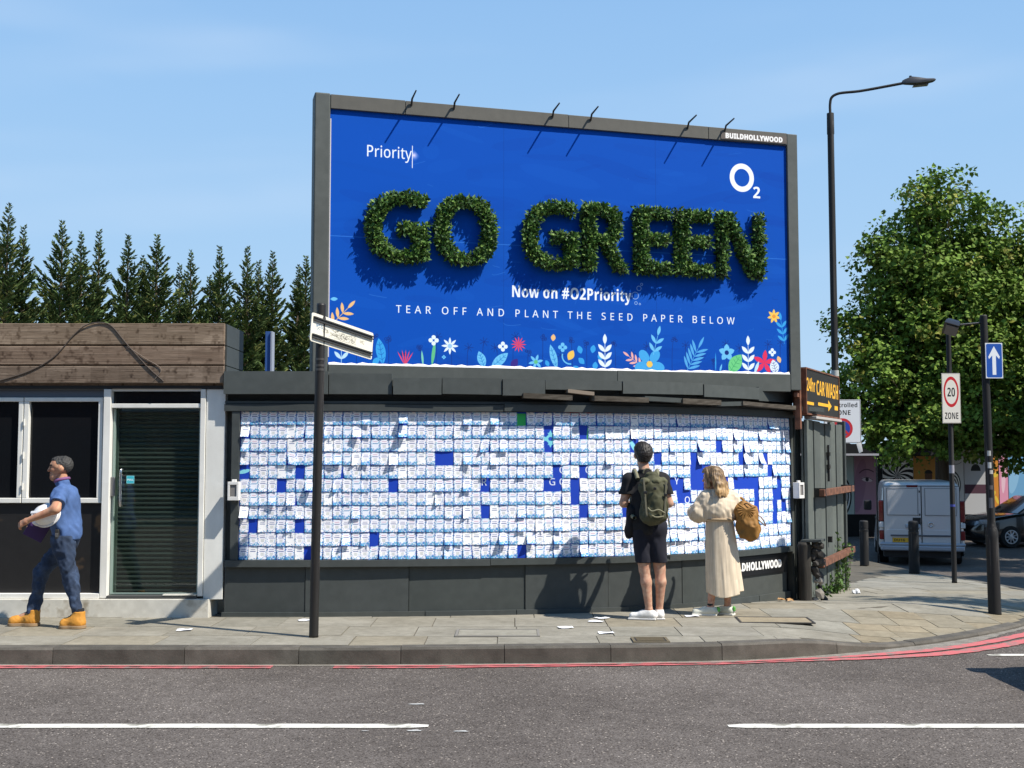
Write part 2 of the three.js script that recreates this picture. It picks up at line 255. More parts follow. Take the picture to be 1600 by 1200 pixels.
// ---------------------------------------------------------------- shop on the left
{
  const S = thing('shop_building', 'single-storey shop with weathered timber fascia, white window frames and shuttered glass door', 'building', [0, 0, 0]);
  const woodMats = [[122, 103, 86], [110, 94, 79], [128, 110, 91]].map(([r, g, b], q) => std(0xffffff, .85, {
    map: tex([1024, 256], (u, v, i, j) => {
      const gr = fbm(u, v * 9, 7, 4, 90 + q), fine = vn(u * 60, v * 240, 60, 95 + q), pat = fbm(u, v, 6, 4, 97 + q), st = .6 * vn(u * 44, v * 11, 44, 99 + q) + .4 * vn(u * 120, v * 30, 120, 109 + q), rec = hash(Math.floor(u * 17), Math.floor(v * 2.2), q) - .5;
      let k = 32 * (gr - .5) + 20 * (fine - .5) + 24 * (pat - .5) + 15 * rec; if (st > .62) k -= (st - .62) * 150; if (pat > .66) k += 12;
      return [r + k, g + k * .97, b + k * .92];
    }, true, 1), bumpMap: tex([512, 256], (u, v) => 128 + 130 * (fbm(u, v * 9, 7, 4, 90 + q) - .5), false, 1), bumpScale: .006
  }));
  const greyPanel = hoardMats[3];
  const plank = (y0, y1, m, ou) => { const g = slab(-8.2, -3.15, y0, y1, -12.6, -12.545, .006), uv = g.attributes.uv; for (let i = 0; i < uv.count; i++) uv.setXY(i, uv.getX(i) / 2.6 + ou, uv.getY(i) / .66); return part('fascia_plank', g, m, S); };
  const f = [plank(2.682, 2.87, woodMats[1], .3), plank(2.885, 3.089, woodMats[0], .7), plank(3.105, 3.338, woodMats[2], .1)]; void f;
  part('fascia_backing', slab(-8.2, -3.16, 2.64, 3.32, -12.72, -12.602), woodMats[1], S);
  for (const [y0, y1] of [[2.66, 2.874], [2.884, 3.094], [3.104, 3.338]]) part('fascia_end_panel', slab(-3.158, -3.138, y0, y1, -13.4, -12.62), greyPanel, S);
  part('roof', slab(-8.2, -3.16, 2.5, 2.7, -17, -12.99), greyPanel, S);
  part('wall', [slab(-3.36, -3.16, .05, 2.498, -17, -13.0), slab(-8.2, -3.362, .05, 2.498, -17, -16.8)], whiteWall, S);
  part('drip_edge', slab(-8.2, -3.17, 2.625, 2.66, -12.69, -12.6, .004), blackMat, S);
  part('plinth', slab(-8.2, -3.275, .1, .345, -12.95, -12.565, .008), plinthMat, S);
  part('pillar', slab(-3.352, -3.142, .335, 2.622, -12.9, -12.62, .006), whiteWall, S);
  // shop window bay
  part('window_sill', slab(-8.2, -4.475, .346, .4, -12.76, -12.6, .005), frameWhite, S);
  part('stall_riser', slab(-8.2, -4.48, .4, 1.375, -12.76, -12.67), std(0xffffff, .45, { map: tex(512, (u, v, i, j) => { const c = fbm(u, v, 8, 4, 55), e = fbm(u, v, 30, 2, 56), k = 6 * (e - .5) + 4 * (hash(i, j, 5) - .5), w = clamp((c - .7) * 8) * .6; return [lerp(30 + k, 150, w), lerp(29 + k, 110, w), lerp(29 + k, 70, w)]; }, true, 1 / 1.9) }), S);
  for (const [x0, x1] of [[-5.352, -4.488], [-6.26, -5.362], [-7.17, -6.27]]) {
    const w = part('window', [slab(x0, x1, 1.376, 1.43, -12.74, -12.625, .006), slab(x0, x1, 2.485, 2.53, -12.74, -12.625, .006), slab(x0, x0 + .055, 1.43, 2.485, -12.74, -12.627, .006), slab(x1 - .05, x1, 1.43, 2.485, -12.74, -12.627, .006)], frameWhite, S);
    part('pane', slab(x0 + .05, x1 - .045, 1.42, 2.49, -12.7, -12.68), glassDark, w);
    for (const y of [1.52, 1.86, 2.22]) part('hinge', cyl(.009, .009, .075, x0 + .012, y, -12.612, 8), frameWhite, w);
  }
  part('window_header', slab(-8.2, -4.48, 2.535, 2.62, -12.74, -12.66), std(lin(.11, .125, .15), .6), S);
  part('door_post', slab(-4.472, -4.392, .352, 2.62, -12.78, -12.6, .006), frameWhite, S);
  part('door_post', slab(-3.412, -3.357, .37, 2.62, -12.78, -12.605, .005), frameWhite, S);
  part('transom_bar', slab(-4.39, -3.414, 2.415, 2.462, -12.76, -12.62, .005), frameWhite, S);
  part('door_header', slab(-4.39, -3.414, 2.6, 2.635, -12.76, -12.63), frameWhite, S);
  part('transom_pane', slab(-4.388, -3.416, 2.464, 2.598, -12.7, -12.685), glassDark, S);
  part('threshold', slab(-4.39, -3.414, .346, .378, -12.95, -12.585, .004), std(lin(.06, .062, .06), .8), S);
  part('loose_board', slab(-3.78, -3.42, .378, .395, -12.64, -12.58, .003), plinthMat, S);
  const door = part('door', [slab(-4.385, -4.362, .385, 2.41, -12.715, -12.675), slab(-3.44, -3.418, .385, 2.41, -12.715, -12.675), slab(-4.362, -3.44, .385, .4, -12.715, -12.675)], std(lin(.25, .33, .3), .35), S);
  part('pane', slab(-4.36, -3.442, .402, 2.408, -12.7, -12.694), paneMat, door);
  const hb = [[-4.268, 1.74, -12.66], [-4.268, 1.74, -12.62], [-4.268, 1.72, -12.61], [-4.268, 1.5, -12.61], [-4.268, 1.37, -12.61], [-4.268, 1.345, -12.62], [-4.268, 1.345, -12.66]];
  part('door_handle', tube(hb, .014, 40, 10), chrome, door);
  part('lock', slab(-4.39, -4.345, 1.45, 1.66, -12.672, -12.64, .006), std(lin(.3, .3, .3), .4, { metalness: .8 }), door);
  const pull = canvasTex(128, 128, (c) => { c.fillStyle = '#35b4c4'; c.fillRect(0, 0, 128, 128); c.strokeStyle = '#9fe0e6'; c.lineWidth = 6; c.strokeRect(4, 4, 120, 120); c.fillStyle = '#f4fbfb'; c.font = 'bold 44px sans-serif'; c.textAlign = 'center'; c.textBaseline = 'middle'; c.fillText('PULL', 64, 66); });
  part('pull_sticker', xf(new THREE.PlaneGeometry(.085, .085), -4.19, 1.63, -12.69), std(0xffffff, .5, { map: pull }), door);
  const sh = part('roller_shutter', [slab(-4.388, -4.35, .38, 2.42, -12.83, -12.75), slab(-3.455, -3.416, .38, 2.42, -12.83, -12.75)], std(lin(.1, .12, .11), .5), S);
  const slatG = (() => { const prof = []; for (let k = 0; k <= 6; k++) { const t = k / 6; prof.push([.0 + .016 * Math.sin(Math.PI * t), (t - .5) * .047]); } const rings = [[], []]; prof.forEach(([o, y]) => { rings[0].push([-.448, y, o]); rings[1].push([.448, y, o]); }); rings[0].push([-.448, .0235, -.004], [-.448, -.0235, -.004]); rings[1].push([.448, .0235, -.004], [.448, -.0235, -.004]); return loft(rings, .4); })();
  const slatM = [std(lin(.03, .036, .032), .6), std(lin(.026, .031, .028), .62), std(lin(.036, .043, .038), .6)];
  for (let k = 0; k < 40; k++) { const m = part('shutter_slat', slatG, slatM[k % 3], sh); m.position.set(-3.903, .41 + k * .0502, -12.79); }
  part('shop_back', slab(-8.2, -3.37, .36, 2.62, -12.98, -12.95), whiteWall, S);
  // old cable sagging across the fascia
  part('cable', tube([[-5.75, 2.66, -12.537], [-5.25, 2.82, -12.537], [-5.0, 2.97, -12.537], [-4.78, 3.22, -12.537], [-4.65, 3.32, -12.53], [-4.5, 3.345, -12.537], [-4.4, 3.32, -12.537], [-4.22, 3.12, -12.537], [-3.98, 2.86, -12.537], [-3.8, 2.7, -12.537]], .0065, 90, 6), std(lin(.07, .055, .045), .8), S);
  part('wire', tube([[-4.2, 3.08, -12.535], [-4.0, 2.95, -12.537], [-3.83, 2.83, -12.537], [-3.9, 2.72, -12.537]], .004, 30, 5), std(lin(.2, .16, .13), .8), S);
}

// ---------------------------------------------------------------- curved grey hoarding
// box that follows the wall line: s0..s1 along it, y0..y1, front and back offset from it; yTop may slope
function ribbon(s0, s1, y0, y1, front, back, tilt = 0, waves = 0) {
  const n = Math.max(2, Math.ceil((s1 - s0) / .12)), rings = [];
  for (let k = 0; k <= n; k++) { const s = lerp(s0, s1, k / n), w = wallAt(s), q = tilt * (k / n - .5), b = waves * Math.sin(s * 2.9 + y0 * 5), p = (o, y) => [w.x + w.nx * o, y, w.z + w.nz * o]; const sg = w.nz > 0 ? 1 : -1; rings.push([p(sg * (front + b), y0 + q), p(sg * (front + b), y1 + q), p(sg * back, y1 + q), p(sg * back, y0 + q)].reverse()); }
  const g = loft(rings, .5), pp = g.attributes.position, uv = new Float32Array(pp.count * 2); for (let i = 0; i < pp.count; i++) { uv[2 * i] = pp.getX(i) - pp.getZ(i) * .6; uv[2 * i + 1] = pp.getY(i) + pp.getZ(i) * .2; } g.setAttribute('uv', new THREE.BufferAttribute(uv, 2)); return g;
}
const PT = 2.375, PB = .765, ps0 = .175, ps1 = 7.249;
{
  const Hd = thing('hoarding_wall', 'long dark grey painted hoarding wall curving round the corner under the blue billboard', 'hoarding');
  part('backing_wall', ribbon(0, 7.26, .02, 2.735, -.09, -.2), recessMat, Hd);
  let s = .02; const cuts = [.9, 2.02, 3.3, 4.25, 5.2, 6.1, 7.16];
  cuts.forEach((e, k) => { part('kick_panel', ribbon(s, e - .006, .14, .69, [.0, .008, -.004, .01, .002, .008, .0][k], -.05, 0, .004), hoardMats[[3, 0, 1, 0, 0, 1, 2][k]], Hd); s = e; });
  s = 0; for (const e of [1.05, 2.2, 3.2, 4.5, 5.6, 6.5, 7.2]) { part('base_strip', ribbon(s, e - .008, .03, .2, .03 + rr(-.006, .006), -.04), hoardMats[Math.floor(R() * 3)], Hd); s = e; }
  part('bottom_rail', ribbon(.03, 2.9, .69, PB - .004, .065, -.02), hoardMats[0], Hd);
  part('bottom_rail', ribbon(2.906, 7.22, .695, PB - .004, .062, -.02), hoardMats[1], Hd);
  part('side_stile', ribbon(.085, .168, PB, PT, .05, -.02), hoardMats[0], Hd);
  part('top_rail', ribbon(.0, 3.05, PT + .004, 2.452, .06, -.02), hoardMats[3], Hd);
  part('top_rail', ribbon(3.056, 5.3, PT + .004, 2.456, .07, -.02, -.006), hoardMats[0], Hd);
  part('top_rail', ribbon(5.306, 7.5, PT + .004, 2.458, .06, -.02), hoardMats[1], Hd);
  const fasciaMats = [[1.3, 1.29, 1.26], [1.14, 1.14, 1.12]].map((c) => std(lin(...c), .62, { map: hoardMap, bumpMap: hoardBump, bumpScale: .02 }));
  // fascia boards over the recess, patched and uneven
  for (const [a, b, y0, y1, fr, t, m] of [[0, 1.13, 2.562, 2.81, .1, 0, 0], [1.14, 1.82, 2.563, 2.79, .085, .0, 3], [1.835, 2.36, 2.56, 2.74, .12, 0, 0], [2.37, 3.02, 2.566, 2.745, .115, -.006, 1], [3.03, 3.5, 2.555, 2.735, .13, 0, 3], [3.52, 4.4, 2.63, 2.735, .06, 0, 1], [4.42, 5.5, 2.6, 2.74, .05, .01, 2], [5.51, 6.5, 2.585, 2.73, .06, 0, 0], [6.51, 7.3, 2.57, 2.74, .05, 0, 1]]) part('fascia_board', ribbon(a, b, y0, y1, fr, -.06, t, .006), fasciaMats[m % 2], Hd);
  const oldWood = std(0xffffff, .9, { map: tex([512, 128], (u, v, i, j) => { const g = fbm(u, v * 6, 9, 4, 120), k = 60 * (g - .5) + 14 * (hash(i, j, 3) - .5); return [74 + k, 68 + k, 59 + k]; }, true, 1) });
  const paleWood = std(lin(.26, .21, .16), .9);
  // broken capping timbers
  let c = 3.25; for (const [L, y, h, fr, t, m] of [[.55, 2.545, .055, .17, -.02, 0], [.3, 2.6, .04, .12, -.03, 2], [.62, 2.525, .055, .2, -.012, 0], [.5, 2.53, .05, .19, -.015, 1], [.55, 2.515, .06, .21, -.005, 0], [.42, 2.505, .05, .2, .02, 1], [.7, 2.51, .045, .22, -.02, 0], [.6, 2.5, .05, .2, -.01, 0], [.55, 2.49, .055, .23, 0, 1]]) { part('capping_timber', ribbon(c, c + L, y - h / 2, y + h / 2, fr, -.04, t, .008), [oldWood, hoardMats[1], paleWood][m], Hd); c += L * .93; }
  part('roof_capping', ribbon(-.0, 7.4, 2.46, 2.49, .03, -.2), recessMat, Hd);
  // lettered strip below the right end of the posters
  const sign = canvasTex(1024, 128, (x, w, h) => { x.fillStyle = '#0b0b0c'; x.fillRect(0, 0, w, h); x.fillStyle = '#f3f3f0'; x.font = 'bold 92px sans-serif'; x.textBaseline = 'middle'; x.textAlign = 'center'; x.save(); x.translate(w * .5, h * .53); x.scale(.98, 1.22); x.lineWidth = 5; x.strokeStyle = '#f3f3f0'; x.fillText('BUILDHOLLYWOOD', 0, 0); x.strokeText('BUILDHOLLYWOOD', 0, 0); x.restore(); });
  const sg = [], n = 24, pos = [], uv = [], idx = [];
  for (let k = 0; k <= n; k++) { const w = wallAt(lerp(5.75, 7.14, k / n)), sgn = w.nz > 0 ? 1 : -1; for (const [y, v] of [[.45, 0], [.675, 1]]) { pos.push(w.x + w.nx * sgn * .022, y, w.z + w.nz * sgn * .022); uv.push(k / n, (v - .5) * 1.55 + .5); } } void sg;
  for (let k = 0; k < n; k++) { const a = 2 * k; idx.push(a, a + 2, a + 3, a, a + 3, a + 1); }
  part('lettered_strip', rawGeo(pos, idx, uv), std(0xffffff, .5, { map: sign }), Hd);
  part('lettered_strip_board', ribbon(5.74, 7.15, .445, .68, .019, -.02), blackMat, Hd);
  // slotted end boards at the corner
  for (const [a, w] of [[7.262, .05], [7.335, .045], [7.405, .075]]) part('end_board', ribbon(a, a + w, .06, 2.38, .03, -.05), hoardMats[Math.floor(R() * 3)], Hd);
  part('end_board_backing', ribbon(7.26, 7.5, .02, 2.6, -.09, -.2), hoardMats[0], Hd);
}
// ---------------------------------------------------------------- sheet-covered poster panel
{
  const P = thing('poster_panel', 'lower blue poster panel covered with rows of small white tear-off paper sheets', 'poster');
  const art = canvasTex(2048, 512, (c, w, h) => {
    c.fillStyle = '#0a3fb8'; c.fillRect(0, 0, w, h); const u = (s) => s / 7.1 * w, v = (y) => (PT - y) / (PT - PB) * h;
    c.fillStyle = '#f2f5fb'; c.font = '34px sans-serif'; c.textAlign = 'center'; c.textBaseline = 'middle';
    const put = (t, s, y) => c.fillText(t, u(s), v(y));
    put('O', 3.56, 1.735); put('O', 3.86, 1.735); put('G', 3.44, 1.6); put('O', 3.56, 1.6); put('R', 3.8, 1.6); put('E', 3.93, 1.6); put('R', 2.67, 1.6); put('P', 4.32, 1.6); put('Y', 4.97, 1.6); put('U', 3.8, 1.41); put('O', 5.12, 1.38);
    const leaf = (s, y, L, W, r, col) => { c.save(); c.translate(u(s), v(y)); c.rotate(r); c.fillStyle = col; c.beginPath(); c.moveTo(0, -L); c.quadraticCurveTo(W, 0, 0, L); c.quadraticCurveTo(-W, 0, 0, -L); c.fill(); c.restore(); };
    for (let k = 0; k < 8; k++) leaf(3.42 + .03 * Math.cos(k * .785), 2.08 + .03 * Math.sin(k * .785), 22, 12, k * .785 + 1.57, '#7fd9e6');
    c.fillStyle = '#1d4fbf'; c.beginPath(); c.arc(u(3.42), v(2.08), 7, 0, 7); c.fill();
    c.fillStyle = '#2fb85a'; c.fillRect(u(3.02), v(2.36), u(.12), v(2.375 - .15)); leaf(3.86, 2.16, 40, 10, .1, '#5cc98b'); leaf(4.4, 2.0, 30, 16, -.5, '#8fe0ee'); leaf(5.95, 2.22, 20, 20, .3, '#e2365a');
    leaf(6.95, 2.1, 34, 16, -.4, '#ee8a68'); for (let k = 0; k < 7; k++) leaf(6.92 + .02 * Math.cos(k), 1.6 + .02 * Math.sin(k), 16, 8, k * .9, '#6fcfd6'); c.fillStyle = '#d8324f'; c.fillRect(u(3.6), 0, u(.3), 12); c.fillStyle = '#39a9e0'; for (const s of [.1, .6, 1.2, 2, 4.3, 5.2]) c.fillRect(u(s), 0, u(.3), 9); leaf(.05, 1.72, 26, 14, 1.3, '#8fe0ee');
  });
  const pos = [], uv = [], idx = [], n = 70;
  for (let k = 0; k <= n; k++) { const s = lerp(ps0 - .008, ps1 + .012, k / n), w = wallAt(s), g = w.nz > 0 ? 1 : -1; for (const [y, v] of [[PB, 0], [PT, 1]]) { pos.push(w.x + w.nx * g * .006, y, w.z + w.nz * g * .006); uv.push(k / n, v); } }
  for (let k = 0; k < n; k++) { const a = 2 * k; idx.push(a, a + 2, a + 3, a, a + 3, a + 1); }
  part('printed_backing', rawGeo(pos, idx, uv), std(0xffffff, .55, { map: art }), P);
  part('backing_board', ribbon(ps0 - .008, ps1 + .012, PB, PT, .002, -.03), hoardMats[0], P);
  const sheetMat = std(0xffffff, .85, { side: THREE.DoubleSide, map: canvasTex(640, 184, (c, W5, h) => { for (let q = 0; q < 5; q++) {
    const w = 128; c.save(); c.translate(q * 128, 0); c.beginPath(); c.rect(0, 0, w, h); c.clip();
    c.globalAlpha = 1; c.fillStyle = ['#f5f4fc', '#f3f3fb', '#f8f6fa', '#edf1fb', '#fbfbfb'][q]; c.fillRect(0, 0, w, h);
    let sd = 77 + q * 31; const r = () => { sd = (sd * 1103515245 + 12345) & 0x7fffffff; return sd / 0x7fffffff; };
    const dens = [1, .8, .35, 1, .12][q], cols = ['#2f76c4', '#4aa4d4', '#5fb8cc', '#2c57b0', '#7d98d8', '#3a94bc'];
    for (let k = 0; k < 150 * dens; k++) { const e = r(), x = e < .62 ? r() * w : (r() < .5 ? r() * 19 : w - r() * 19), y = e < .62 ? h - Math.pow(r(), 1.5) * 50 : r() * h; c.fillStyle = cols[Math.floor(r() * 6)]; c.globalAlpha = .7 + .3 * r(); c.beginPath(); c.ellipse(x, y, 3 + r() * 8, 2 + r() * 4, r() * 3, 0, 7); c.fill(); }
    for (let k = 0; k < 22 * dens; k++) { c.fillStyle = cols[Math.floor(r() * 6)]; c.globalAlpha = .5; c.beginPath(); c.ellipse(r() * w, r() * 12, 7, 4, 0, 0, 7); c.fill(); }
    c.globalAlpha = 1; c.fillStyle = '#6f7ba4'; if (q % 2) { c.fillStyle = '#cf8ba4'; c.fillRect(32, 38, 64, 7); } else c.fillRect(32, 40, 64, 8);
    c.fillStyle = q === 3 ? '#3f86b8' : '#5f70a0'; c.fillRect(26, 64, 76, 11); c.fillStyle = '#8b9c86'; if (q < 3) for (let k = 0; k < 4; k++) c.fillRect(38 + (k % 2) * 5, 92 + k * 11, 52 - (k % 2) * 10, 4);
    c.restore();
  } }) });
  const gone = new Set('22,3 21,3 0,4 6,4 4,5 16,5 1,8 6,8 14,9 7,10 26,5 26,7 30,10 34,4 34,5 33,5 36,5 36,6 37,4 37,7 30,0 33,1 33,2 37,1 43,2 46,3 51,3 51,4 52,4 53,4 51,5 52,5 48,5 49,5 50,6 49,6 55,2 59,3 64,3 65,4 56,5 58,5 59,5 60,5 61,5 62,5 62,6 62,7 67,5 66,6 67,6 66,7 68,7 66,8 42,7'.split(' '));
  const rp = (PT - PB) / 11, pit = (ps1 - ps0) / 70, rest = []; let count = 0;
  for (let col = 0; col < 70; col++) for (let row = 0; row < 11; row++) {
    if (gone.has(col + ',' + row)) continue;
    const W = .0968, Hs = .1405, s = ps0 + (col + .5) * pit + rr(-.002, .002), w = wallAt(s), g = w.nz > 0 ? 1 : -1, top = PT - row * rp - rr(.001, .006), sk = R() < .06 ? rr(-.15, .15) : rr(-.03, .03);
    let lift = .004 + .012 * R() * R(), curl = rr(-.004, .008); const q = R(); if (q < .025) lift = rr(.045, .075); else if (q < .1) lift = rr(.018, .04); if (q > .96) curl = rr(.015, .03);
    const vr = R() < .36 ? 0 : R() < .3 ? 2 : R() < .5 ? 1 : R() < .7 ? 3 : 4, pos = [], uv = [], idx = [], nv = 4, nu = 2;
    for (let j = 0; j <= nv; j++) for (let i = 0; i <= nu; i++) {
      const a = i / nu - .5, t = j / nv, x = a * W + sk * t * Hs, out = .009 + lift * Math.pow(t, 1.7) * (1 + .35 * a * Math.sign(sk + .001)) + curl * 4 * a * a * t, y = top - Hs * t * (1 - lift * lift * 20) - sk * a * W;
      pos.push(w.x + w.tx * x + w.nx * g * out, y, w.z + w.tz * x + w.nz * g * out); uv.push((vr + .01 + .98 * i / nu) / 5, 1 - t);
    }
    for (let j = 0; j < nv; j++) for (let i = 0; i < nu; i++) { const a = j * (nu + 1) + i, b = a + 1, c = a + nu + 1, d = c + 1; idx.push(a, c, d, a, d, b); }
    const geo = rawGeo(pos, idx, uv);
    if (count < 299) { part('paper_sheet', geo, sheetMat, P); count++; } else rest.push(geo);
  }
  part('paper_sheets', merge(rest), sheetMat, P).userData.kind = 'stuff';
}
// ---------------------------------------------------------------- billboard
const bA = THREE.MathUtils.degToRad(15.646), bP = [-2.22, 2.69, -12.72], PW = [.178, 5.9], PHt = [.222, 3.112];
{
  const B = thing('billboard', 'large blue billboard in a dark grey frame standing on the hoarding', 'billboard', bP, bA);
  const poster = canvasTex(2048, 1034, (c, w, h) => {
    const pw = PW[1] - PW[0], ph = PHt[1] - PHt[0], U = (u) => (u - PW[0]) / pw * w, Vv = (v) => (PHt[1] - v) / ph * h, m = w / pw;
    c.fillStyle = '#004fb6'; c.fillRect(0, 0, w, h);
    let sd = 9; const r = () => { sd = (sd * 1103515245 + 12345) & 0x7fffffff; return sd / 0x7fffffff; };
    // paste bubbles and sheet seams of the paper
    for (let k = 0; k < 300; k++) { c.globalAlpha = .075; c.fillStyle = r() < .5 ? '#125fc8' : '#0043a2'; c.beginPath(); c.ellipse(r() * w, r() * h, 30 + r() * 160, 6 + r() * 30, (r() - .5) * .6, 0, 7); c.fill(); }
    c.globalAlpha = .5; c.strokeStyle = '#003a90'; c.lineWidth = 2.5; for (const x of [.355, .69]) { c.beginPath(); c.moveTo(w * x, 0); c.lineTo(w * x, h); c.stroke(); }
    c.globalAlpha = .55; c.strokeStyle = '#4f8ae4'; c.lineWidth = 3.5; c.beginPath(); c.moveTo(0, h * .5); c.bezierCurveTo(w * .3, h * .495, w * .6, h * .505, w, h * .5); c.stroke();
    c.lineWidth = 1.6; for (let k = 0; k < 110; k++) { c.globalAlpha = .12 + .2 * r(); c.strokeStyle = r() < .6 ? '#5f92e6' : '#083384'; c.beginPath(); const x = r() * w, y = r() * h; c.moveTo(x, y); c.quadraticCurveTo(x + 30 * (r() - .5), y + 20 * r(), x + 110 * (r() - .3), y + 50 * (r() - .5)); c.stroke(); }
    c.globalAlpha = 1; c.fillStyle = '#f4f7fc'; c.textBaseline = 'alphabetic';
    const text = (t, u0, u1, v, size, f, sp = 0) => { c.font = f.replace('#', size); let x0 = U(u0), W = U(u1) - x0; if (!sp) { const tw = c.measureText(t).width; c.save(); c.translate(x0, Vv(v)); c.scale(W / tw, 1); c.fillText(t, 0, 0); c.restore(); } else { let tot = 0; for (const ch of t) tot += c.measureText(ch).width; const gap = (W - tot) / (t.length - 1); for (const ch of t) { c.fillText(ch, x0, Vv(v)); x0 += c.measureText(ch).width + gap; } } };
    text('Priority', .584, 1.115, 2.6, 66, '#px sans-serif');
    const gl = c.createRadialGradient(U(1.14), Vv(2.65), 2, U(1.14), Vv(2.65), 26); gl.addColorStop(0, '#dcd6f6'); gl.addColorStop(1, 'rgba(90,110,220,0)'); c.fillStyle = gl; c.beginPath(); c.moveTo(U(1.118), Vv(2.74)); c.lineTo(U(1.21), Vv(2.64)); c.lineTo(U(1.118), Vv(2.54)); c.fill();
    c.fillStyle = '#f4f7fc'; c.fillRect(U(1.117), Vv(2.76), 3, .26 * m);
    c.font = 'bold 60px sans-serif'; text('Now on #O2Priority', 2.298, 3.8, 1.055, 68, 'bold #px sans-serif');
    text('TEAR OFF AND PLANT THE SEED PAPER BELOW', .942, 5.163, .822, 44, '#px sans-serif', 1);
    // ring-and-digit emblem
    c.save(); c.translate(U(5.285), Vv(2.665)); c.scale(1, 1.08); c.lineWidth = .062 * m; c.strokeStyle = '#f6f8fd'; c.beginPath(); c.arc(0, 0, .135 * m, 0, 7); c.stroke(); c.restore();
    c.fillStyle = '#f6f8fd'; c.font = 'bold 72px sans-serif'; c.fillText('2', U(5.43), Vv(2.42));
    c.strokeStyle = 'rgba(210,220,245,.75)'; c.lineWidth = 2.5; for (const [u, v, q] of [[3.85, 1.13, .042], [3.9, 1.22, .028], [3.86, 1.04, .018], [3.935, 1.27, .014], [3.91, 1.03, .01]]) { c.beginPath(); c.arc(U(u), Vv(v), q * m, 0, 7); c.stroke(); }
    // printed flowers and leaves along the foot
    const C = { b: '#3aa3e6', lb: '#6fc3f0', p: '#bfe2f5', w: '#e8f4fb', r: '#e5466c', o: '#f2c184', y: '#f5c95f', g: '#63c08a', pk: '#f2b3ac', d: '#12307e' };
    const leaf = (u, v, L, W, rot, col, vein) => { L *= .84; W *= .84; c.save(); c.translate(U(u), Vv(v)); c.rotate(rot); c.fillStyle = col; c.beginPath(); c.moveTo(0, 0); c.quadraticCurveTo(W * m, -L * m * .5, 0, -L * m); c.quadraticCurveTo(-W * m, -L * m * .5, 0, 0); c.fill(); if (vein) { c.strokeStyle = vein; c.lineWidth = 2; c.beginPath(); c.moveTo(0, 0); c.lineTo(0, -L * m * .85); for (let k = 1; k < 5; k++) { const y = -L * m * .18 * k; c.moveTo(0, y); c.lineTo(W * m * .3, y - 8); c.moveTo(0, y); c.lineTo(-W * m * .3, y - 8); } c.stroke(); } c.restore(); };
    const flower = (u, v, n, L, W, col, mid, r0 = 0) => { for (let k = 0; k < n; k++) leaf(u, v, L, W, r0 + k * 2 * Math.PI / n, col); if (mid) { c.fillStyle = mid; c.beginPath(); c.arc(U(u), Vv(v), L * m * .22, 0, 7); c.fill(); } };
    const dots = (u, v, q, col) => { c.fillStyle = col; for (let k = 0; k < 4; k++) { c.beginPath(); c.arc(U(u) + Math.cos(k * 1.571) * q * m, Vv(v) + Math.sin(k * 1.571) * q * m, q * m * .72, 0, 7); c.fill(); } };
    const fern = (u, v, Ht, n, L, W, rot, col, flip = 0) => { Ht *= .86; L *= .84; W *= .84; c.save(); c.translate(U(u), Vv(v)); c.rotate(rot); c.strokeStyle = col; c.lineWidth = 2.5; c.beginPath(); c.moveTo(0, 0); c.lineTo(0, -Ht * m); c.stroke(); c.fillStyle = col; for (let k = 0; k <= n; k++) for (const s of k === n ? [0] : [-1, 1]) { c.save(); c.translate(0, -Ht * m * (k + .4) / (n + .4)); c.rotate(s * (.75 + flip)); c.beginPath(); c.moveTo(0, 0); c.quadraticCurveTo(W * m, -L * m * .5, 0, -L * m); c.quadraticCurveTo(-W * m, -L * m * .5, 0, 0); c.fill(); c.restore(); } c.restore(); };
    for (let k = 0; k < 30; k++) { c.strokeStyle = C.d; c.globalAlpha = .75; c.lineWidth = 2.5; const u = .5 + k * .182, v = .222; c.beginPath(); c.moveTo(U(u), Vv(v)); const tx = U(u + .1 * (r() - .5)), ty = Vv(.35 + .28 * r()); c.quadraticCurveTo(U(u), ty, tx, ty); c.stroke(); if (r() < .5) for (let q = 0; q < 6; q++) { c.beginPath(); c.arc(tx + 22 * (r() - .5), ty + 22 * (r() - .5), 5, 0, 7); c.stroke(); } else for (let q = 0; q < 7; q++) { c.beginPath(); c.moveTo(tx, ty); c.lineTo(tx + 20 * Math.cos(q * .9), ty + 20 * Math.sin(q * .9)); c.stroke(); } }
    c.globalAlpha = 1;
    fern(.16, .6, .4, 4, .15, .045, .75, C.o, .1); leaf(.2, .95, .1, .05, 1.5, C.lb); fern(.33, .23, .2, 1, .14, .05, 0, C.p); leaf(.8, .23, .36, .13, -.18, C.b, '#1a63b8'); leaf(.68, .22, .14, .08, .7, C.b);
    for (const a of [-.5, -.2, .05, .3, .55]) leaf(1.05, .225, .22, .018, a, C.r); leaf(1.26, .22, .22, .03, -.1, '#7fd0b8'); leaf(1.36, .22, .36, .05, .12, C.g); dots(1.38, .52, .035, C.w); dots(2.2, .47, .034, C.w); dots(2.93, .48, .033, C.lb); dots(5.67, .49, .03, C.w); dots(1.5, .33, .014, C.lb);
    flower(1.57, .46, 8, .12, .035, C.w, '#9cc8ee'); flower(2.39, .5, 12, .115, .02, C.r, null); flower(2.6, .3, 6, .11, .04, C.lb, C.g, .3);
    leaf(1.98, .22, .24, .12, -.35, C.lb, '#2c7fc9'); leaf(2.06, .22, .32, .13, .85, C.lb, '#2c7fc9'); leaf(2.3, .22, .16, .1, .6, '#3b2c86'); leaf(2.86, .22, .36, .1, -.28, C.lb, '#2c7fc9'); leaf(2.76, .25, .1, .06, -.5, C.b);
    leaf(2.81, .55, .1, .07, .1, C.o); leaf(3.0, .33, .16, .1, .5, C.y); c.strokeStyle = C.lb; c.lineWidth = 6; c.beginPath(); c.arc(U(3.02), Vv(.38), 34, 1.4, 3.4); c.stroke();
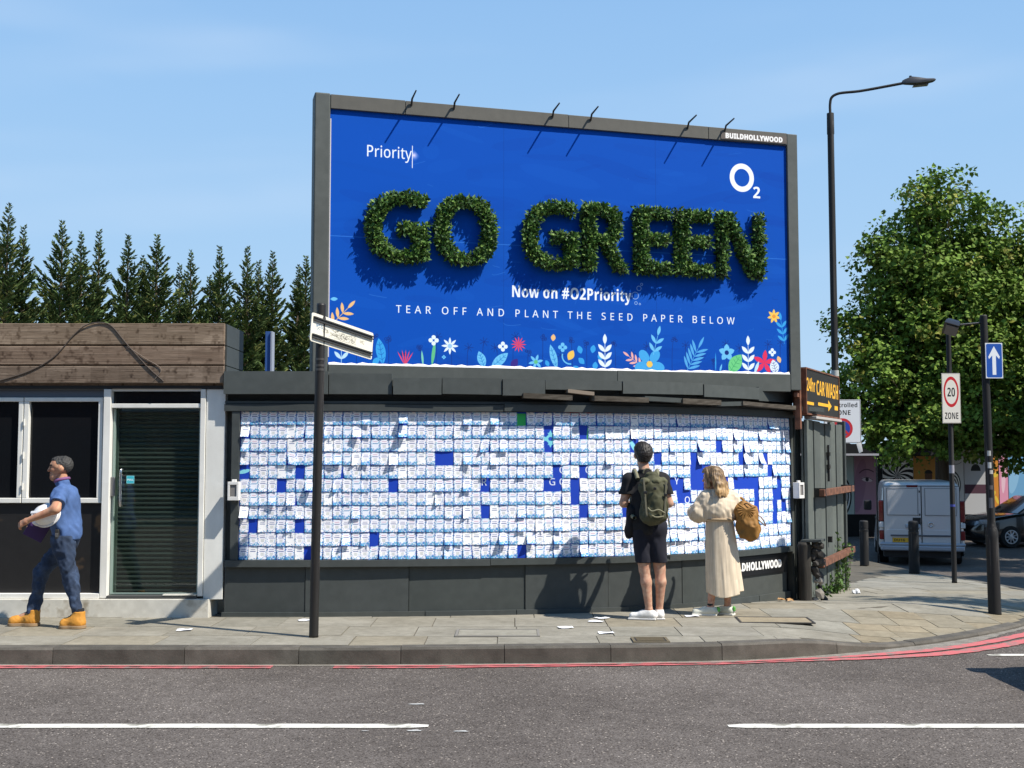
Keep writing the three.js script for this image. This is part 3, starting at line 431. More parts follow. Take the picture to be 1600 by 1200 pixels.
    for (const [u, v, a] of [[3.16, .46, -.3], [3.3, .47, .2], [3.2, .34, -.8], [3.4, .38, 0], [3.33, .27, .1], [3.14, .25, -.9]]) leaf(u, v - .05, .12, .08, a, C.b);
    fern(3.46, .22, .36, 3, .15, .06, 0, C.w); fern(3.98, .24, .3, 4, .12, .035, -.95, C.pk); for (let k = 0; k < 5; k++) { c.fillStyle = '#46a9e8'; c.beginPath(); c.ellipse(U(4.03) + Math.cos(k * 1.257 - .95) * 42, Vv(.31) + Math.sin(k * 1.257 - .95) * 40, 30, 21, k * 1.257 - .95, 0, 7); c.fill(); } c.fillStyle = C.y; c.beginPath(); c.arc(U(4.03), Vv(.305), 14, 0, 7); c.fill();
    fern(4.08, .42, .28, 2, .15, .05, .25, C.lb); fern(4.52, .24, .36, 5, .2, .04, .5, '#57ace6', .05); leaf(4.9, .22, .3, .02, 0, C.b); leaf(4.95, .22, .14, .03, .3, C.lb);
    flower(5.05, .47, 5, .13, .085, C.lb, C.d); leaf(5.08, .22, .34, .2, .62, '#6fcf86', '#3f9d68'); fern(5.34, .22, .4, 3, .15, .06, 0, C.w); flower(5.56, .36, 5, .19, .075, '#e5365f', null, .1); leaf(5.42, .22, .2, .05, .4, C.p); leaf(5.72, .22, .22, .15, -.25, '#dfeefa', '#5c6f9e'); leaf(5.78, .36, .11, .07, -.4, C.o);
    flower(5.7, .94, 7, .11, .045, C.y, '#e89a3f'); fern(5.84, .6, .34, 3, .13, .045, -.15, C.b); leaf(.2, .5, .1, .05, 2.2, C.r);
  });
  const px = (x) => x; void px;
  const pg = new THREE.PlaneGeometry(PW[1] - PW[0], PHt[1] - PHt[0], 60, 30), pp = pg.attributes.position;
  for (let i = 0; i < pp.count; i++) { const x = pp.getX(i) / 5.7 + .5, y = pp.getY(i) / 2.9 + .5; pp.setZ(i, .004 * (fbm(x, y, 7, 3, 5) - .5) + (y > .47 && y < .53 ? .0015 : 0)); } pg.computeVertexNormals(); pg.translate((PW[0] + PW[1]) / 2, (PHt[0] + PHt[1]) / 2, -.016);
  part('poster', pg, new THREE.MeshPhysicalMaterial({ roughness: .8, specularIntensity: .3, map: poster }), B);
  part('backing', slab(.06, 5.98, .03, 3.24, -.2, -.045), recessMat, B);
  const frameMats = [[1.4, 1.37, 1.3], [1.22, 1.21, 1.17]].map((c) => std(lin(...c), .62, { map: hoardMap, bumpMap: hoardBump, bumpScale: .012 })), brown = std(lin(1.75, 1.45, 1.25), .6, { map: hoardMap });
  part('frame_side', slab(0, .178, 0, 3.285, -.24, .02, .018), frameMats[0], B);
  part('frame_side', slab(5.9, 6.045, .02, 3.262, -.24, .02, .01), frameMats[0], B);
  for (const [a, b] of [[.18, 1.03], [1.035, 3.0], [3.004, 4.82], [4.824, 5.898]]) part('frame_top', slab(a, b, 3.112, 3.275 - .01 * (b / 6), -.24, .018 + (a > 4 ? .003 : 0), .004), brown, B);
  part('frame_bottom', slab(.18, 3.6, .0, .215, -.24, .024, .006), frameMats[1], B);
  part('frame_bottom', slab(3.604, 5.898, .0, .218, -.24, .021, .006), frameMats[0], B);
  // torn white edge of the paper along the foot and left side
  const edge = (() => { const pos = [], idx = [], n = 90; for (let k = 0; k <= n; k++) { const u = lerp(.185, 5.89, k / n); pos.push(u, .214, .012 + rr(0, .01), u, .222 + rr(.006, .03), -.006 + rr(0, .008)); } for (let k = 0; k < n; k++) { const a = 2 * k; idx.push(a, a + 2, a + 3, a, a + 3, a + 1); } return rawGeo(pos, idx); })();
  part('torn_paper_edge', edge, std(lin(.75, .74, .73), .9, { side: THREE.DoubleSide }), B);
  part('torn_paper_edge', slab(.178, .19, .3, 3.0, -.03, -.006), std(lin(.62, .6, .62), .9), B);
  // lamp arms over the top edge
  for (const u of [1.1, 1.6, 2.8, 3.28, 4.54, 5.04]) part('lamp_arm', [limb([u, 3.22, .02], [u, 3.285, .06], .012, .012, 8), limb([u, 3.285, .06], [u + .005, 3.315, .27], .012, .009, 8)], blackPaint, B);
  const nm = canvasTex(512, 64, (c, w, h) => { c.fillStyle = '#5b534d'; c.fillRect(0, 0, w, h); c.fillStyle = '#f4f3f0'; c.strokeStyle = '#f4f3f0'; c.lineWidth = 3; c.font = 'bold 50px sans-serif'; c.textAlign = 'center'; c.textBaseline = 'middle'; c.save(); c.translate(w / 2, h / 2 + 2); c.scale(.97, 1.15); c.fillText('BUILDHOLLYWOOD', 0, 0); c.strokeText('BUILDHOLLYWOOD', 0, 0); c.restore(); });
  part('maker_plate', slab(4.985, 5.895, 3.126, 3.224, .0215, .026), std(lin(.09, .085, .08), .6), B);
  part('maker_lettering', xf(new THREE.PlaneGeometry(.905, .096), 5.44, 3.175, .0275), std(0xffffff, .6, { map: nm }), B);
}
// ---------------------------------------------------------------- leaf letters on the billboard
const leafMat = new THREE.MeshPhysicalMaterial({ vertexColors: true, roughness: .55, transmission: .22, thickness: 0, side: THREE.DoubleSide, specularIntensity: .5 });
// one small folded leaf: 4 triangles
function pushLeaf(pos, col, p, dir, nor, L, W, c, fold = .25) {
  const s = V().crossVectors(dir, nor).normalize(), q = (a, b, d) => [p.x + dir.x * a + s.x * b + nor.x * d, p.y + dir.y * a + s.y * b + nor.y * d, p.z + dir.z * a + s.z * b + nor.z * d];
  const A = q(0, 0, 0), B = q(L * .45, W, W * fold), C = q(L, 0, -L * .12), D = q(L * .45, -W, W * fold), M = q(L * .5, 0, 0);
  pos.push(...A, ...B, ...M, ...B, ...C, ...M, ...A, ...M, ...D, ...M, ...C, ...D); for (let k = 0; k < 12; k++) col.push(...c);
}
const rndDir = () => { const z = rr(-1, 1), a = rr(0, 6.283), r = Math.sqrt(1 - z * z); return V(r * Math.cos(a), r * Math.sin(a), z); };
{
  const letters = [['G', .575, 1.3, 'first leafy letter G at the left end of the blue billboard'], ['O', 1.365, 2.11, 'round leafy letter O beside the first G on the billboard'], ['G', 2.42, 3.1, 'second leafy letter G in the middle of the billboard, left of the R'], ['R', 3.15, 3.75, 'leafy letter R between the second G and the E on the billboard'], ['E', 3.81, 4.3, 'leafy letter E right after the R on the billboard'], ['E', 4.34, 4.84, 'second leafy letter E, beside the N on the billboard'], ['N', 4.9, 5.54, 'leafy letter N at the right end of the billboard']];
  const v0 = 1.385, v1 = 2.2;
  for (const [ch, u0, u1, label] of letters) {
    const T = thing('foliage_letter', label, 'letter', bP, bA, 'leafy letters on the blue billboard');
    const shapes = font.generateShapes(ch, 1), bb = new THREE.Box2(); for (const s of shapes) for (const p of s.getPoints(24)) bb.expandByPoint(p);
    const sx = (u1 - u0) / (bb.max.x - bb.min.x), sy = (v1 - v0) / (bb.max.y - bb.min.y), mp = (p) => new THREE.Vector2(u0 + (p.x - bb.min.x) * sx, v0 + (p.y - bb.min.y) * sy);
    const polys = shapes.map((s) => ({ out: s.getPoints(24).map(mp), holes: s.holes.map((h) => h.getPoints(24).map(mp)) }));
    const inP = (pl, x, y) => { let c = false; for (let i = 0, j = pl.length - 1; i < pl.length; j = i++) { const a = pl[i], b = pl[j]; if ((a.y > y) !== (b.y > y) && x < (b.x - a.x) * (y - a.y) / (b.y - a.y) + a.x) c = !c; } return c; };
    const inside = (x, y) => polys.some((p) => inP(p.out, x, y) && !p.holes.some((h) => inP(h, x, y)));
    const sh = polys.map((p) => { const s = new THREE.Shape(p.out); for (const h of p.holes) s.holes.push(new THREE.Path(h)); return s; });
    part('backing', new THREE.ExtrudeGeometry(sh, { depth: .085, bevelEnabled: true, bevelThickness: .002, bevelSize: .001, bevelOffset: -.02, bevelSegments: 1 }).translate(0, 0, -.02), std(lin(.025, .04, .018), .95), T);
    const pos = [], col = []; let n = 0;
    const area = (() => { let k = 0; for (let i = 0; i < 3000; i++) if (inside(rr(u0, u1), rr(v0, v1))) k++; return k / 3000 * (u1 - u0) * (v1 - v0); })();
    while (n < area * 6600) {
      const x = rr(u0, u1), y = rr(v0, v1); if (!inside(x, y)) continue; n++; if (!(inside(x + .009, y) && inside(x - .009, y) && inside(x, y + .009) && inside(x, y - .009))) continue;
      const edge = [[.04, 0], [-.04, 0], [0, .04], [0, -.04]].filter(([a, b]) => !inside(x + a, y + b)), ex = edge.reduce((s, e) => s + e[0], 0) * 25, ey = edge.reduce((s, e) => s + e[1], 0) * 25, onEdge = edge.length > 0;
      const w = onEdge ? rr(.0, .12) : rr(.06, .135), dir = rndDir().multiplyScalar(.7).add(V(ex * .55, ey * .55 + .1, onEdge ? .25 : .45)).normalize(), nor = rndDir().add(V(ex * .3, ey * .3 + .2, .9)).normalize();
      nor.addScaledVector(dir, -nor.dot(dir)).normalize();
      const t = R(), k = rr(.75, 1.25), c = t < .26 ? [.18 * k, .3 * k, .06 * k] : t < .7 ? [.085 * k, .19 * k, .034 * k] : [.036 * k, .09 * k, .022 * k];
      pushLeaf(pos, col, V(x, y, w), dir, nor, rr(.035, .068), rr(.012, .02), c);
    }
    const lv = part('leaves', rawGeo(pos, null, null, col), leafMat, T); lv.userData.kind = 'stuff';
  }
}
// ---------------------------------------------------------------- leaflet boxes either side of the posters
function dispenser(s, y, label) {
  const w = wallAt(s), D = thing('leaflet_holder', label, 'leaflet holder', [w.x + w.nx * .075, y, w.z + w.nz * .075], Math.atan2(w.nx, w.nz), 'white leaflet holders on the hoarding');
  const wm = std(lin(.74, .73, .7), .45);
  part('case', [slab(-.06, .06, -.1, .1, -.015, .0, .004), slab(-.06, -.048, -.1, .1, 0, .07, .004), slab(.048, .06, -.1, .1, 0, .07, .004), slab(-.048, .048, -.1, -.085, 0, .07, .003), slab(-.048, .048, .07, .1, 0, .07, .003)], wm, D);
  part('front_frame', [slab(-.06, .06, -.1, -.06, .07, .078, .003), slab(-.06, .06, .068, .1, .07, .078, .003), slab(-.06, -.036, -.06, .068, .07, .078, .003), slab(.036, .06, -.06, .068, .07, .078, .003)], wm, D);
  part('leaflet', slab(-.036, .036, -.085, .066, .045, .066), std(lin(.2, .19, .18), .7), D);
  part('clip', rbox(.05, .025, .03, .006, 0, .112, .03), wm, D);
}
dispenser(.135, 1.51, 'white leaflet holder at the left end of the paper-covered panel');
dispenser(7.3, 1.46, 'white leaflet holder at the right end of the paper-covered panel, by the gate');

// ---------------------------------------------------------------- finger-sign post on the kerb side
{
  const P = thing('direction_sign_post', 'black leaning signpost with a white finger sign near the top, in front of the posters', 'signpost', [-1.9, .15, -11.17]);
  const poleM = std(0xffffff, .5, { map: tex(256, (u, v, i, j) => { const c = fbm(u, v, 6, 4, 140), g = fbm(u, v, 24, 3, 141), w = clamp((c - .6) * 6) * clamp((g - .45) * 4), b = 34 + 14 * (g - .5); return [lerp(b, 120, w), lerp(b - 2, 112, w), lerp(b - 4, 100, w)]; }, true, 3) });
  part('pole', xf(lathe([[.0, 0], [.047, 0], [.045, .02], [.045, 3.2], [.04, 3.22], [0, 3.225]], 20), 0, 0, 0, 0, 0, -.012), poleM, P);
  for (const y of [2.56, 2.6, 3.06, 2.66]) part('band', xf(cyl(.0485, .0485, .022, 0, 0, 0, 20), y * .012, y, 0, 0, 0, -.012), std(lin(.12, .11, .1), .4, { metalness: .6 }), P);
  // back of the finger sign, with its stiffening channels
  const sg = new THREE.Group(); void sg;
  const face = canvasTex(512, 256, (c, w, h) => { c.fillStyle = '#e6e3d4'; c.fillRect(0, 0, w, h); let sd = 5; const r = () => { sd = (sd * 1103515245 + 12345) & 0x7fffffff; return sd / 0x7fffffff; }; const blot = (x, y, s, col) => { c.fillStyle = col; for (let k = 0; k < 26; k++) c.fillRect(x + (r() - .5) * s, y + (r() - .5) * s, 3 + r() * 9, 2 + r() * 8); }; blot(180, 120, 60, '#7d7a70'); blot(255, 130, 60, '#4b4a46'); blot(330, 130, 60, '#8a877c'); blot(415, 120, 40, '#b7b1a0'); blot(60, 110, 50, '#7f95a8'); blot(110, 120, 40, '#9b978a'); c.strokeStyle = '#8d8979'; c.lineWidth = 2; for (let k = 0; k < 26; k++) { c.beginPath(); c.moveTo(140 + r() * 240, 70 + r() * 110); c.lineTo(140 + r() * 240, 70 + r() * 110); c.stroke(); } });
  const shp = new THREE.Shape(), x0 = -.26, x1 = .74, y0 = -.14, y1 = .14, q = .03; shp.moveTo(x0 + q, y0); shp.lineTo(x1 - q, y0); shp.quadraticCurveTo(x1, y0, x1, y0 + q); shp.lineTo(x1, y1 - q); shp.quadraticCurveTo(x1, y1, x1 - q, y1); shp.lineTo(x0 + q, y1); shp.quadraticCurveTo(x0, y1, x0, y1 - q); shp.lineTo(x0, y0 + q); shp.quadraticCurveTo(x0, y0, x0 + q, y0);
  const g = new THREE.ExtrudeGeometry(shp, { depth: .008, bevelEnabled: false }), uv = g.attributes.uv, gp = g.attributes.position; for (let i = 0; i < uv.count; i++) uv.setXY(i, (gp.getX(i) - x0) / (x1 - x0), (gp.getY(i) - y0) / (y1 - y0)); g.computeVertexNormals();
  const M = (geo) => xf(geo, .035 + .06, 2.945, -.035, 0, 1.06, 0);
  const panel = part('sign_panel', M(xf(g, 0, 0, 0, 0, 0, -.11)), std(0xffffff, .5, { map: face }), P);
  const ch = std(lin(.07, .07, .065), .5, { metalness: .4 });
  for (const y of [.085, -.085]) part('stiffening_channel', M(xf(merge([box(.96, .012, .02, .24, y + .014, .018), box(.96, .012, .02, .24, y - .014, .018), box(.96, .016, .006, .24, y, .012)]), 0, 0, 0, 0, 0, -.11)), ch, panel);
}
// ---------------------------------------------------------------- terrace across the road, mirrored in the shop glass
const brickMap = tex(512, (u, v, i, j) => { const r = Math.floor(v * 32), c = (u * 14 + (r % 2) * .5), m = (v * 32) % 1 < .13 || c % 1 < .06, k = 40 * (hash(Math.floor(c) % 14, r, 4) - .5) + 14 * (hash(i, j, 2) - .5); return m ? [120 + k * .3, 112 + k * .3, 100 + k * .3] : [112 + k, 74 + k * .8, 58 + k * .7]; }, true, 1 / 3);
for (const [x0, x1, h, label] of [[-34, -12, 9.5, 'brick terrace across the road on the far left'], [-11.96, 9, 10.5, 'brick terrace directly across the road'], [9.04, 30, 9, 'brick terrace across the road on the far right']]) {
  const T = thing('brick_terrace', label, 'building', [0, 0, 12]); part('wall', slab(x0, x1, 0, h, 0, 8), std(0xffffff, .9, { map: brickMap }), T); part('roof', slab(x0 - .02, x1 + .02, h + .003, h + .3, -.2, 8.2), recessMat, T);
  for (let x = x0 + 1.2; x < x1 - 2; x += 3.1) { const d = part('shop_front', slab(x - .2, x + 2.3, .3, 2.9, -.08, -.003), blackPaint, T); part('pane', slab(x, x + 2.1, .6, 2.6, -.1, -.083), glassDark, d); for (const y of [3.9, 6.6]) { const w = part('window', slab(x + .4, x + 1.6, y, y + 1.7, -.06, -.003), frameWhite, T); part('pane', slab(x + .48, x + 1.52, y + .08, y + 1.62, -.08, -.063), glassDark, w); } }
}
struct('near_pavement', muv(box(80, .14, 5, 0, .07, 9.4)), slabMats[1]);
// ---------------------------------------------------------------- side gate, stump, car-wash sign
const gA = [3.74, -14.66], gB = [4.95, -17.3], gL = Math.hypot(gB[0] - gA[0], gB[1] - gA[1]), gTurn = Math.atan2(-(gB[1] - gA[1]), gB[0] - gA[0]);
const rust = std(0xffffff, .85, { map: tex(256, (u, v, i, j) => { const c = fbm(u, v, 7, 4, 150), k = 70 * (c - .5) + 20 * (hash(i, j, 4) - .5); return [112 + k, 74 + k * .7, 56 + k * .5]; }, true, 2) });
{
  const G = thing('side_gate', 'grey boarded yard gate with rusty cross bars beside the street corner', 'gate', [gA[0], 0, gA[1]], gTurn);
  const gateMats = [[2.1, 2.08, 1.92], [1.75, 1.75, 1.64]].map((c) => std(lin(...c), .75, { map: hoardMap, bumpMap: hoardBump, bumpScale: .01 }));
  let x = 0; [.42, .46, .4, .5, .42, .36, .32].forEach((w, k) => { if (x + w > gL) w = gL - x; const y0 = gy(15.0 + x * .9) + .1; part('gate_board', slab(x + .006, x + w - .008, y0 + rr(.02, .06), 2.36 + rr(-.02, .02), -.03 + (k % 2) * .014, .012 + (k % 2) * .014, .003), gateMats[k % 2], G); x += w; });
  part('gate_backing', slab(.02, gL - .02, -.05, 2.34, -.07, -.045), gateMats[0], G);
  part('gate_post', slab(gL - .06, gL + .05, -.15, 2.42, -.06, .05, .008), hoardMats[1], G);
  for (const [y, a, b] of [[1.42, .35, gL + .05], [.52, .2, gL + .02]]) { part('cross_bar', slab(a, b, y - .045, y + .045, .09, .16, .006), rust, G); for (const q of [a + .06, b - .3]) part('bar_bracket', slab(q, q + .05, y - .06, y + .06, .0, .165, .004), blackPaint, G); }
  part('gate_bolt', [cyl(.016, .016, .5, 1.36, 1.55, .05, 8), slab(1.31, 1.41, 1.72, 1.78, .02, .07), slab(1.31, 1.41, 1.9, 1.95, .02, .07), slab(1.33, 1.39, .72, .8, .02, .08)], blackPaint, G);
}
{
  const bb = thing('post_stump', 'charred black timber post with crumbling concrete at the end of the hoarding', 'post', [3.66, 0, -14.5]);
  part('post', xf(lathe([[0, 0], [.085, 0], [.08, .1], [.078, .5], [.082, .76], [.07, .8], [0, .8]], 14), 0, .02, 0, 0, 0, .01), std(0xffffff, .85, { map: tex(256, (u, v) => { const c = fbm(u, v * .4, 14, 4, 160), k = 46 * (c - .5); return [42 + k, 39 + k, 34 + k]; }, true, 2) }), bb);
  part('cap_board', rbox(.26, .03, .2, .006, .1, .84, .01, 0, -.5, .05), hoardMats[2], bb);
  const rub = [], pale = [];
  for (let k = 0; k < 26; k++) { const g = new THREE.IcosahedronGeometry(rr(.025, .07), 0), p = g.attributes.position; for (let i = 0; i < p.count; i++) { const f = 1 + .5 * (vn(p.getX(i) * 30 + k, p.getY(i) * 30, 64, 3) - .5); p.setXYZ(i, p.getX(i) * f, p.getY(i) * f * 1.3, p.getZ(i) * f); } g.computeVertexNormals(); const y = Math.pow(R(), .9) * .72; (k % 3 ? rub : pale).push(xf(g, .13 + rr(-.03, .07) + (y < .2 ? rr(0, .06) : 0), .07 + y, -.02 + rr(-.08, .05), R(), R(), R())); }
  const rm = std(lin(.05, .046, .042), .95), pm = std(lin(.32, .29, .25), .95); for (const g of rub) part('broken_brick', g, rm, bb); for (const g of pale) part('broken_concrete', g, pm, bb);
}
{
  const cA = [3.70, -14.48], cB = [4.6, -16.2], L = Math.hypot(cB[0] - cA[0], cB[1] - cA[1]), turn = Math.atan2(-(cB[1] - cA[1]), cB[0] - cA[0]);
  const C = thing('car_wash_sign', 'black box sign with yellow car wash lettering and arrow above the gate', 'sign', [cA[0], 2.43, cA[1]], turn);
  const face = canvasTex(1024, 320, (c, w, h) => {
    c.fillStyle = '#24221d'; c.fillRect(0, 0, w, h); let sd = 3; const r = () => { sd = (sd * 1103515245 + 12345) & 0x7fffffff; return sd / 0x7fffffff; };
    for (let k = 0; k < 500; k++) { c.globalAlpha = .12; c.fillStyle = r() < .5 ? '#3b372e' : '#12110f'; c.fillRect(r() * w, r() * h, 4 + r() * 40, 2 + r() * 14); } c.globalAlpha = 1;
    const t = (s, x, y, sc, W) => { c.fillStyle = '#f2b62c'; c.font = 'bold ' + sc + 'px sans-serif'; c.textBaseline = 'alphabetic'; c.save(); c.translate(x, y); c.scale(W / c.measureText(s).width, 1.12); c.fillText(s, 0, 0); c.restore(); };
    t('24hr', 18, 158, 120, 250); t('CAR', 300, 172, 138, 260); t('WASH', 590, 176, 144, 430);
    c.strokeStyle = '#f2b62c'; c.fillStyle = '#f2b62c'; c.fillRect(350, 228, 330, 24); c.beginPath(); c.moveTo(670, 195); c.lineTo(780, 240); c.lineTo(670, 285); c.fill(); c.fillRect(20, 236, 200, 22); c.fillRect(880, 232, 110, 34);
  });
  part('case', slab(0, L, 0, .57, -.16, -.004, .006), std(lin(.055, .03, .026), .7), C);
  part('sign_face', xf(new THREE.PlaneGeometry(L - .02, .55), L / 2, .285, .001), std(0xffffff, .55, { map: face }), C);
  part('edge_trim', [slab(0, L, -.015, .006, -.17, .012, .003), slab(0, L, .564, .584, -.17, .012, .003), slab(-.01, .012, 0, .57, -.165, .012, .003), slab(L - .012, L + .01, 0, .57, -.165, .012, .003)], rust, C);
  part('mounting_post', slab(-.1, -.03, -.2, .66, -.12, -.05, .004), rust, C);
  part('mounting_arm', [slab(-.2, .05, .2, .25, -.1, -.06), slab(-.16, .05, .36, .4, -.1, -.06)], rust, C);
  part('lamp_tray', slab(.3, L - .1, -.06, -.025, -.1, .06, .006), std(lin(.45, .43, .4), .7), C);
}
// weeds and litter by the gate
function weed(x, z, y, h, n, sp, label) {
  const pos = [], col = []; const stems = [];
  for (let k = 0; k < n; k++) { const a = rr(0, 6.28), q = rr(0, sp), bx = x + Math.cos(a) * q, bz = z + Math.sin(a) * q, hh = h * rr(.4, 1), tx = bx + rr(-.1, .1), tz = bz + rr(-.06, .1); stems.push(limb([bx, y, bz], [tx, y + hh, tz], .004, .002, 4)); for (let j = 0; j < 16; j++) { const t = (j + 1) / 16, d = rndDir().add(V(0, .25, .2)).normalize(), nr = rndDir().add(V(0, .9, .3)); nr.addScaledVector(d, -nr.dot(d)).normalize(); const f = rr(.7, 1.3); pushLeaf(pos, col, V(lerp(bx, tx, t), y + hh * t, lerp(bz, tz, t)), d, nr, rr(.03, .075), rr(.012, .024), [.085 * f, .17 * f, .035 * f]); } }
  const T = thing('weed', label, 'weed', [0, 0, 0], 0, 'weeds growing at the foot of the gate'); part('leaves', rawGeo(pos, null, null, col), leafMat, T).userData.kind = 'stuff'; part('stems', stems, std(lin(.12, .14, .05), .9), T);
}
weed(4.7, -16.55, .0, .8, 16, .16, 'tall leafy weed climbing the far end of the yard gate'); weed(4.46, -16.0, .02, .36, 13, .13, 'low bushy green weed at the foot of the yard gate'); weed(3.98, -14.9, .1, .14, 7, .07, 'tiny weed beside the broken concrete post'); weed(5.3, -18.6, -.1, .3, 11, .25, 'weed clump at the far gate post beside the lamp column');
// ---------------------------------------------------------------- lamp column with parking zone plate
const poleDark = std(lin(.7, .7, .7), .72, { map: tex(256, (u, v, i, j) => { const c = fbm(u, v, 8, 4, 171), b = 26 + 12 * (c - .5), w = c > .7 ? .5 : 0; return [lerp(b, 110, w), lerp(b, 106, w), lerp(b, 100, w)]; }, true, 2) });
{
  const D = 23.4, x = 6.58, y0 = pav(x, D), T = thing('street_lamp', 'tall black street lamp with long curved arm behind the gate', 'street lamp', [x, y0, -D]);
  part('column', lathe([[0, 0], [.1, 0], [.1, 1.5], [.075, 1.62], [.07, 3.5], [.066, 8.9], [.075, 8.92], [.072, 9.35], [0, 9.36]], 18), poleDark, T);
  part('arm', tube([[0, 9.3, 0], [0, 9.55, 0], [.03, 9.68, .01], [.14, 9.75, .03], [.6, 9.79, .1], [1.45, 9.91, .24]], .028, 60, 8), poleDark, T);
  const h = part('lamp_head', (() => { const rings = []; for (const [t, w, a, b] of [[0, .04, -.04, .05], [.06, .07, -.05, .08], [.22, .1, -.07, .13], [.36, .12, -.09, .09], [.55, .12, -.08, .03], [.72, .09, -.05, .015], [.76, .05, -.03, .0]]) rings.push([[t, a, -w], [t, a, w], [t, (a + b) / 2, w * 1.05], [t, b, w * .6], [t, b, -w * .6], [t, (a + b) / 2, -w * 1.05]]); const g = loft(rings, .7); g.scale(.86, .72, .8); return xf(g, 1.42, 9.92, .24, 0, -.15, .06); })(), std(lin(.05, .05, .055), .5), T);
  part('lens', xf(box(.3, .012, .13), 1.81, 9.875, .18, 0, -.15, .06), std(lin(.25, .25, .27), .2), h);
  part('photocell', cyl(.03, .026, .07, 1.6, 10.0, .21, 10), blackPaint, h);
  for (const [yy, hh] of [[1.9, .1], [2.35, .07], [3.9, .12]]) part('sticker', cyl(.0775, .0765, hh, 0, yy, 0, 18), std(lin(.4, .42, .4), .7), T);
  const Z = thing('parking_zone_sign', 'white parking zone plate with blue and red roundel, half hidden by the car wash sign', 'sign', [x + .09, y0 + 2.98, -D + .14], 0);
  const f = canvasTex(512, 600, (c, w, h) => { c.fillStyle = '#dcdee0'; c.fillRect(0, 0, w, h); c.strokeStyle = '#2a2a2c'; c.lineWidth = 6; c.strokeRect(8, 8, w - 16, h - 16); c.fillStyle = '#17181b'; c.textAlign = 'center'; c.font = 'bold 82px sans-serif'; c.fillText('Controlled', w / 2 + 8, 105); c.font = 'bold 92px sans-serif'; c.fillText('ZONE', w / 2, 212); c.fillStyle = '#c2262d'; c.beginPath(); c.arc(w / 2, 400, 142, 0, 7); c.fill(); c.fillStyle = '#1c3f9c'; c.beginPath(); c.arc(w / 2, 400, 106, 0, 7); c.fill(); c.strokeStyle = '#c2262d'; c.lineWidth = 34; c.beginPath(); c.moveTo(w / 2 - 92, 308); c.lineTo(w / 2 + 92, 492); c.stroke(); });
  part('plate', slab(-.375, .375, -.44, .44, -.012, 0, .003), std(lin(.3, .3, .3), .5, { metalness: .6 }), Z); part('plate_face', xf(new THREE.PlaneGeometry(.745, .875), 0, 0, .004), std(0xffffff, .5, { map: f }), Z);
  part('bracket', [box(.1, .04, .1, 0, .3, -.06), box(.1, .04, .1, 0, -.3, -.06)], poleDark, Z); part('torn_notice', xf(rawGeo([0, 0, 0, .1, .02, .0, .12, -.16, .03, .05, -.2, .01], [0, 2, 1, 0, 3, 2]), .27, -.445, .01), std(lin(.6, .6, .58), .8, { side: THREE.DoubleSide }), Z);
}
// ---------------------------------------------------------------- 20 zone post
{
  const D = 18.6, x = 7.08, y0 = pav(x, D), T = thing('speed_zone_post', 'slim black post carrying the 20 zone speed plate', 'signpost', [x, y0, -D]);
  part('pole', lathe([[0, 0], [.042, 0], [.04, .03], [.038, 3.98], [.03, 4.0], [0, 4.0]], 16), poleDark, T);
  const f = canvasTex(300, 768, (c, w, h) => { c.fillStyle = '#e9e4d6'; c.fillRect(0, 0, w, h); c.strokeStyle = '#6b675f'; c.lineWidth = 4; c.strokeRect(6, 6, w - 12, h - 12); c.save(); c.translate(w / 2, 285); c.scale(1, 1.9); c.strokeStyle = '#c81f28'; c.lineWidth = 26; c.beginPath(); c.arc(0, 0, 112, 0, 7); c.stroke(); c.fillStyle = '#17171a'; c.font = 'bold 122px sans-serif'; c.textAlign = 'center'; c.textBaseline = 'middle'; c.scale(1, .82); c.fillText('20', 0, 4); c.restore(); c.fillStyle = '#17171a'; c.textAlign = 'center'; c.font = 'bold 88px sans-serif'; c.save(); c.translate(w / 2, 705); c.scale(.98, 1.6); c.fillText('ZONE', 0, 0); c.restore(); });
  const S = part('sign_plate', slab(-.15, .15, 2.55, 3.36, .045, .055, .003), std(lin(.3, .3, .3), .5), T); S.rotation.y = -.0;
  part('sign_face', xf(new THREE.PlaneGeometry(.295, .8), 0, 2.955, .0585), std(0xffffff, .5, { map: f }), S);
  part('sticker', cyl(.0395, .0395, .13, 0, 1.75, 0, 16), std(lin(.3, .3, .34), .6), T); part('sticker', cyl(.0392, .0392, .1, 0, 1.45, 0, 16), std(lin(.5, .48, .45), .6), T); part('sticker', cyl(.0394, .0394, .2, 0, 1.05, 0, 16), std(lin(.05, .07, .35), .6), T);
}
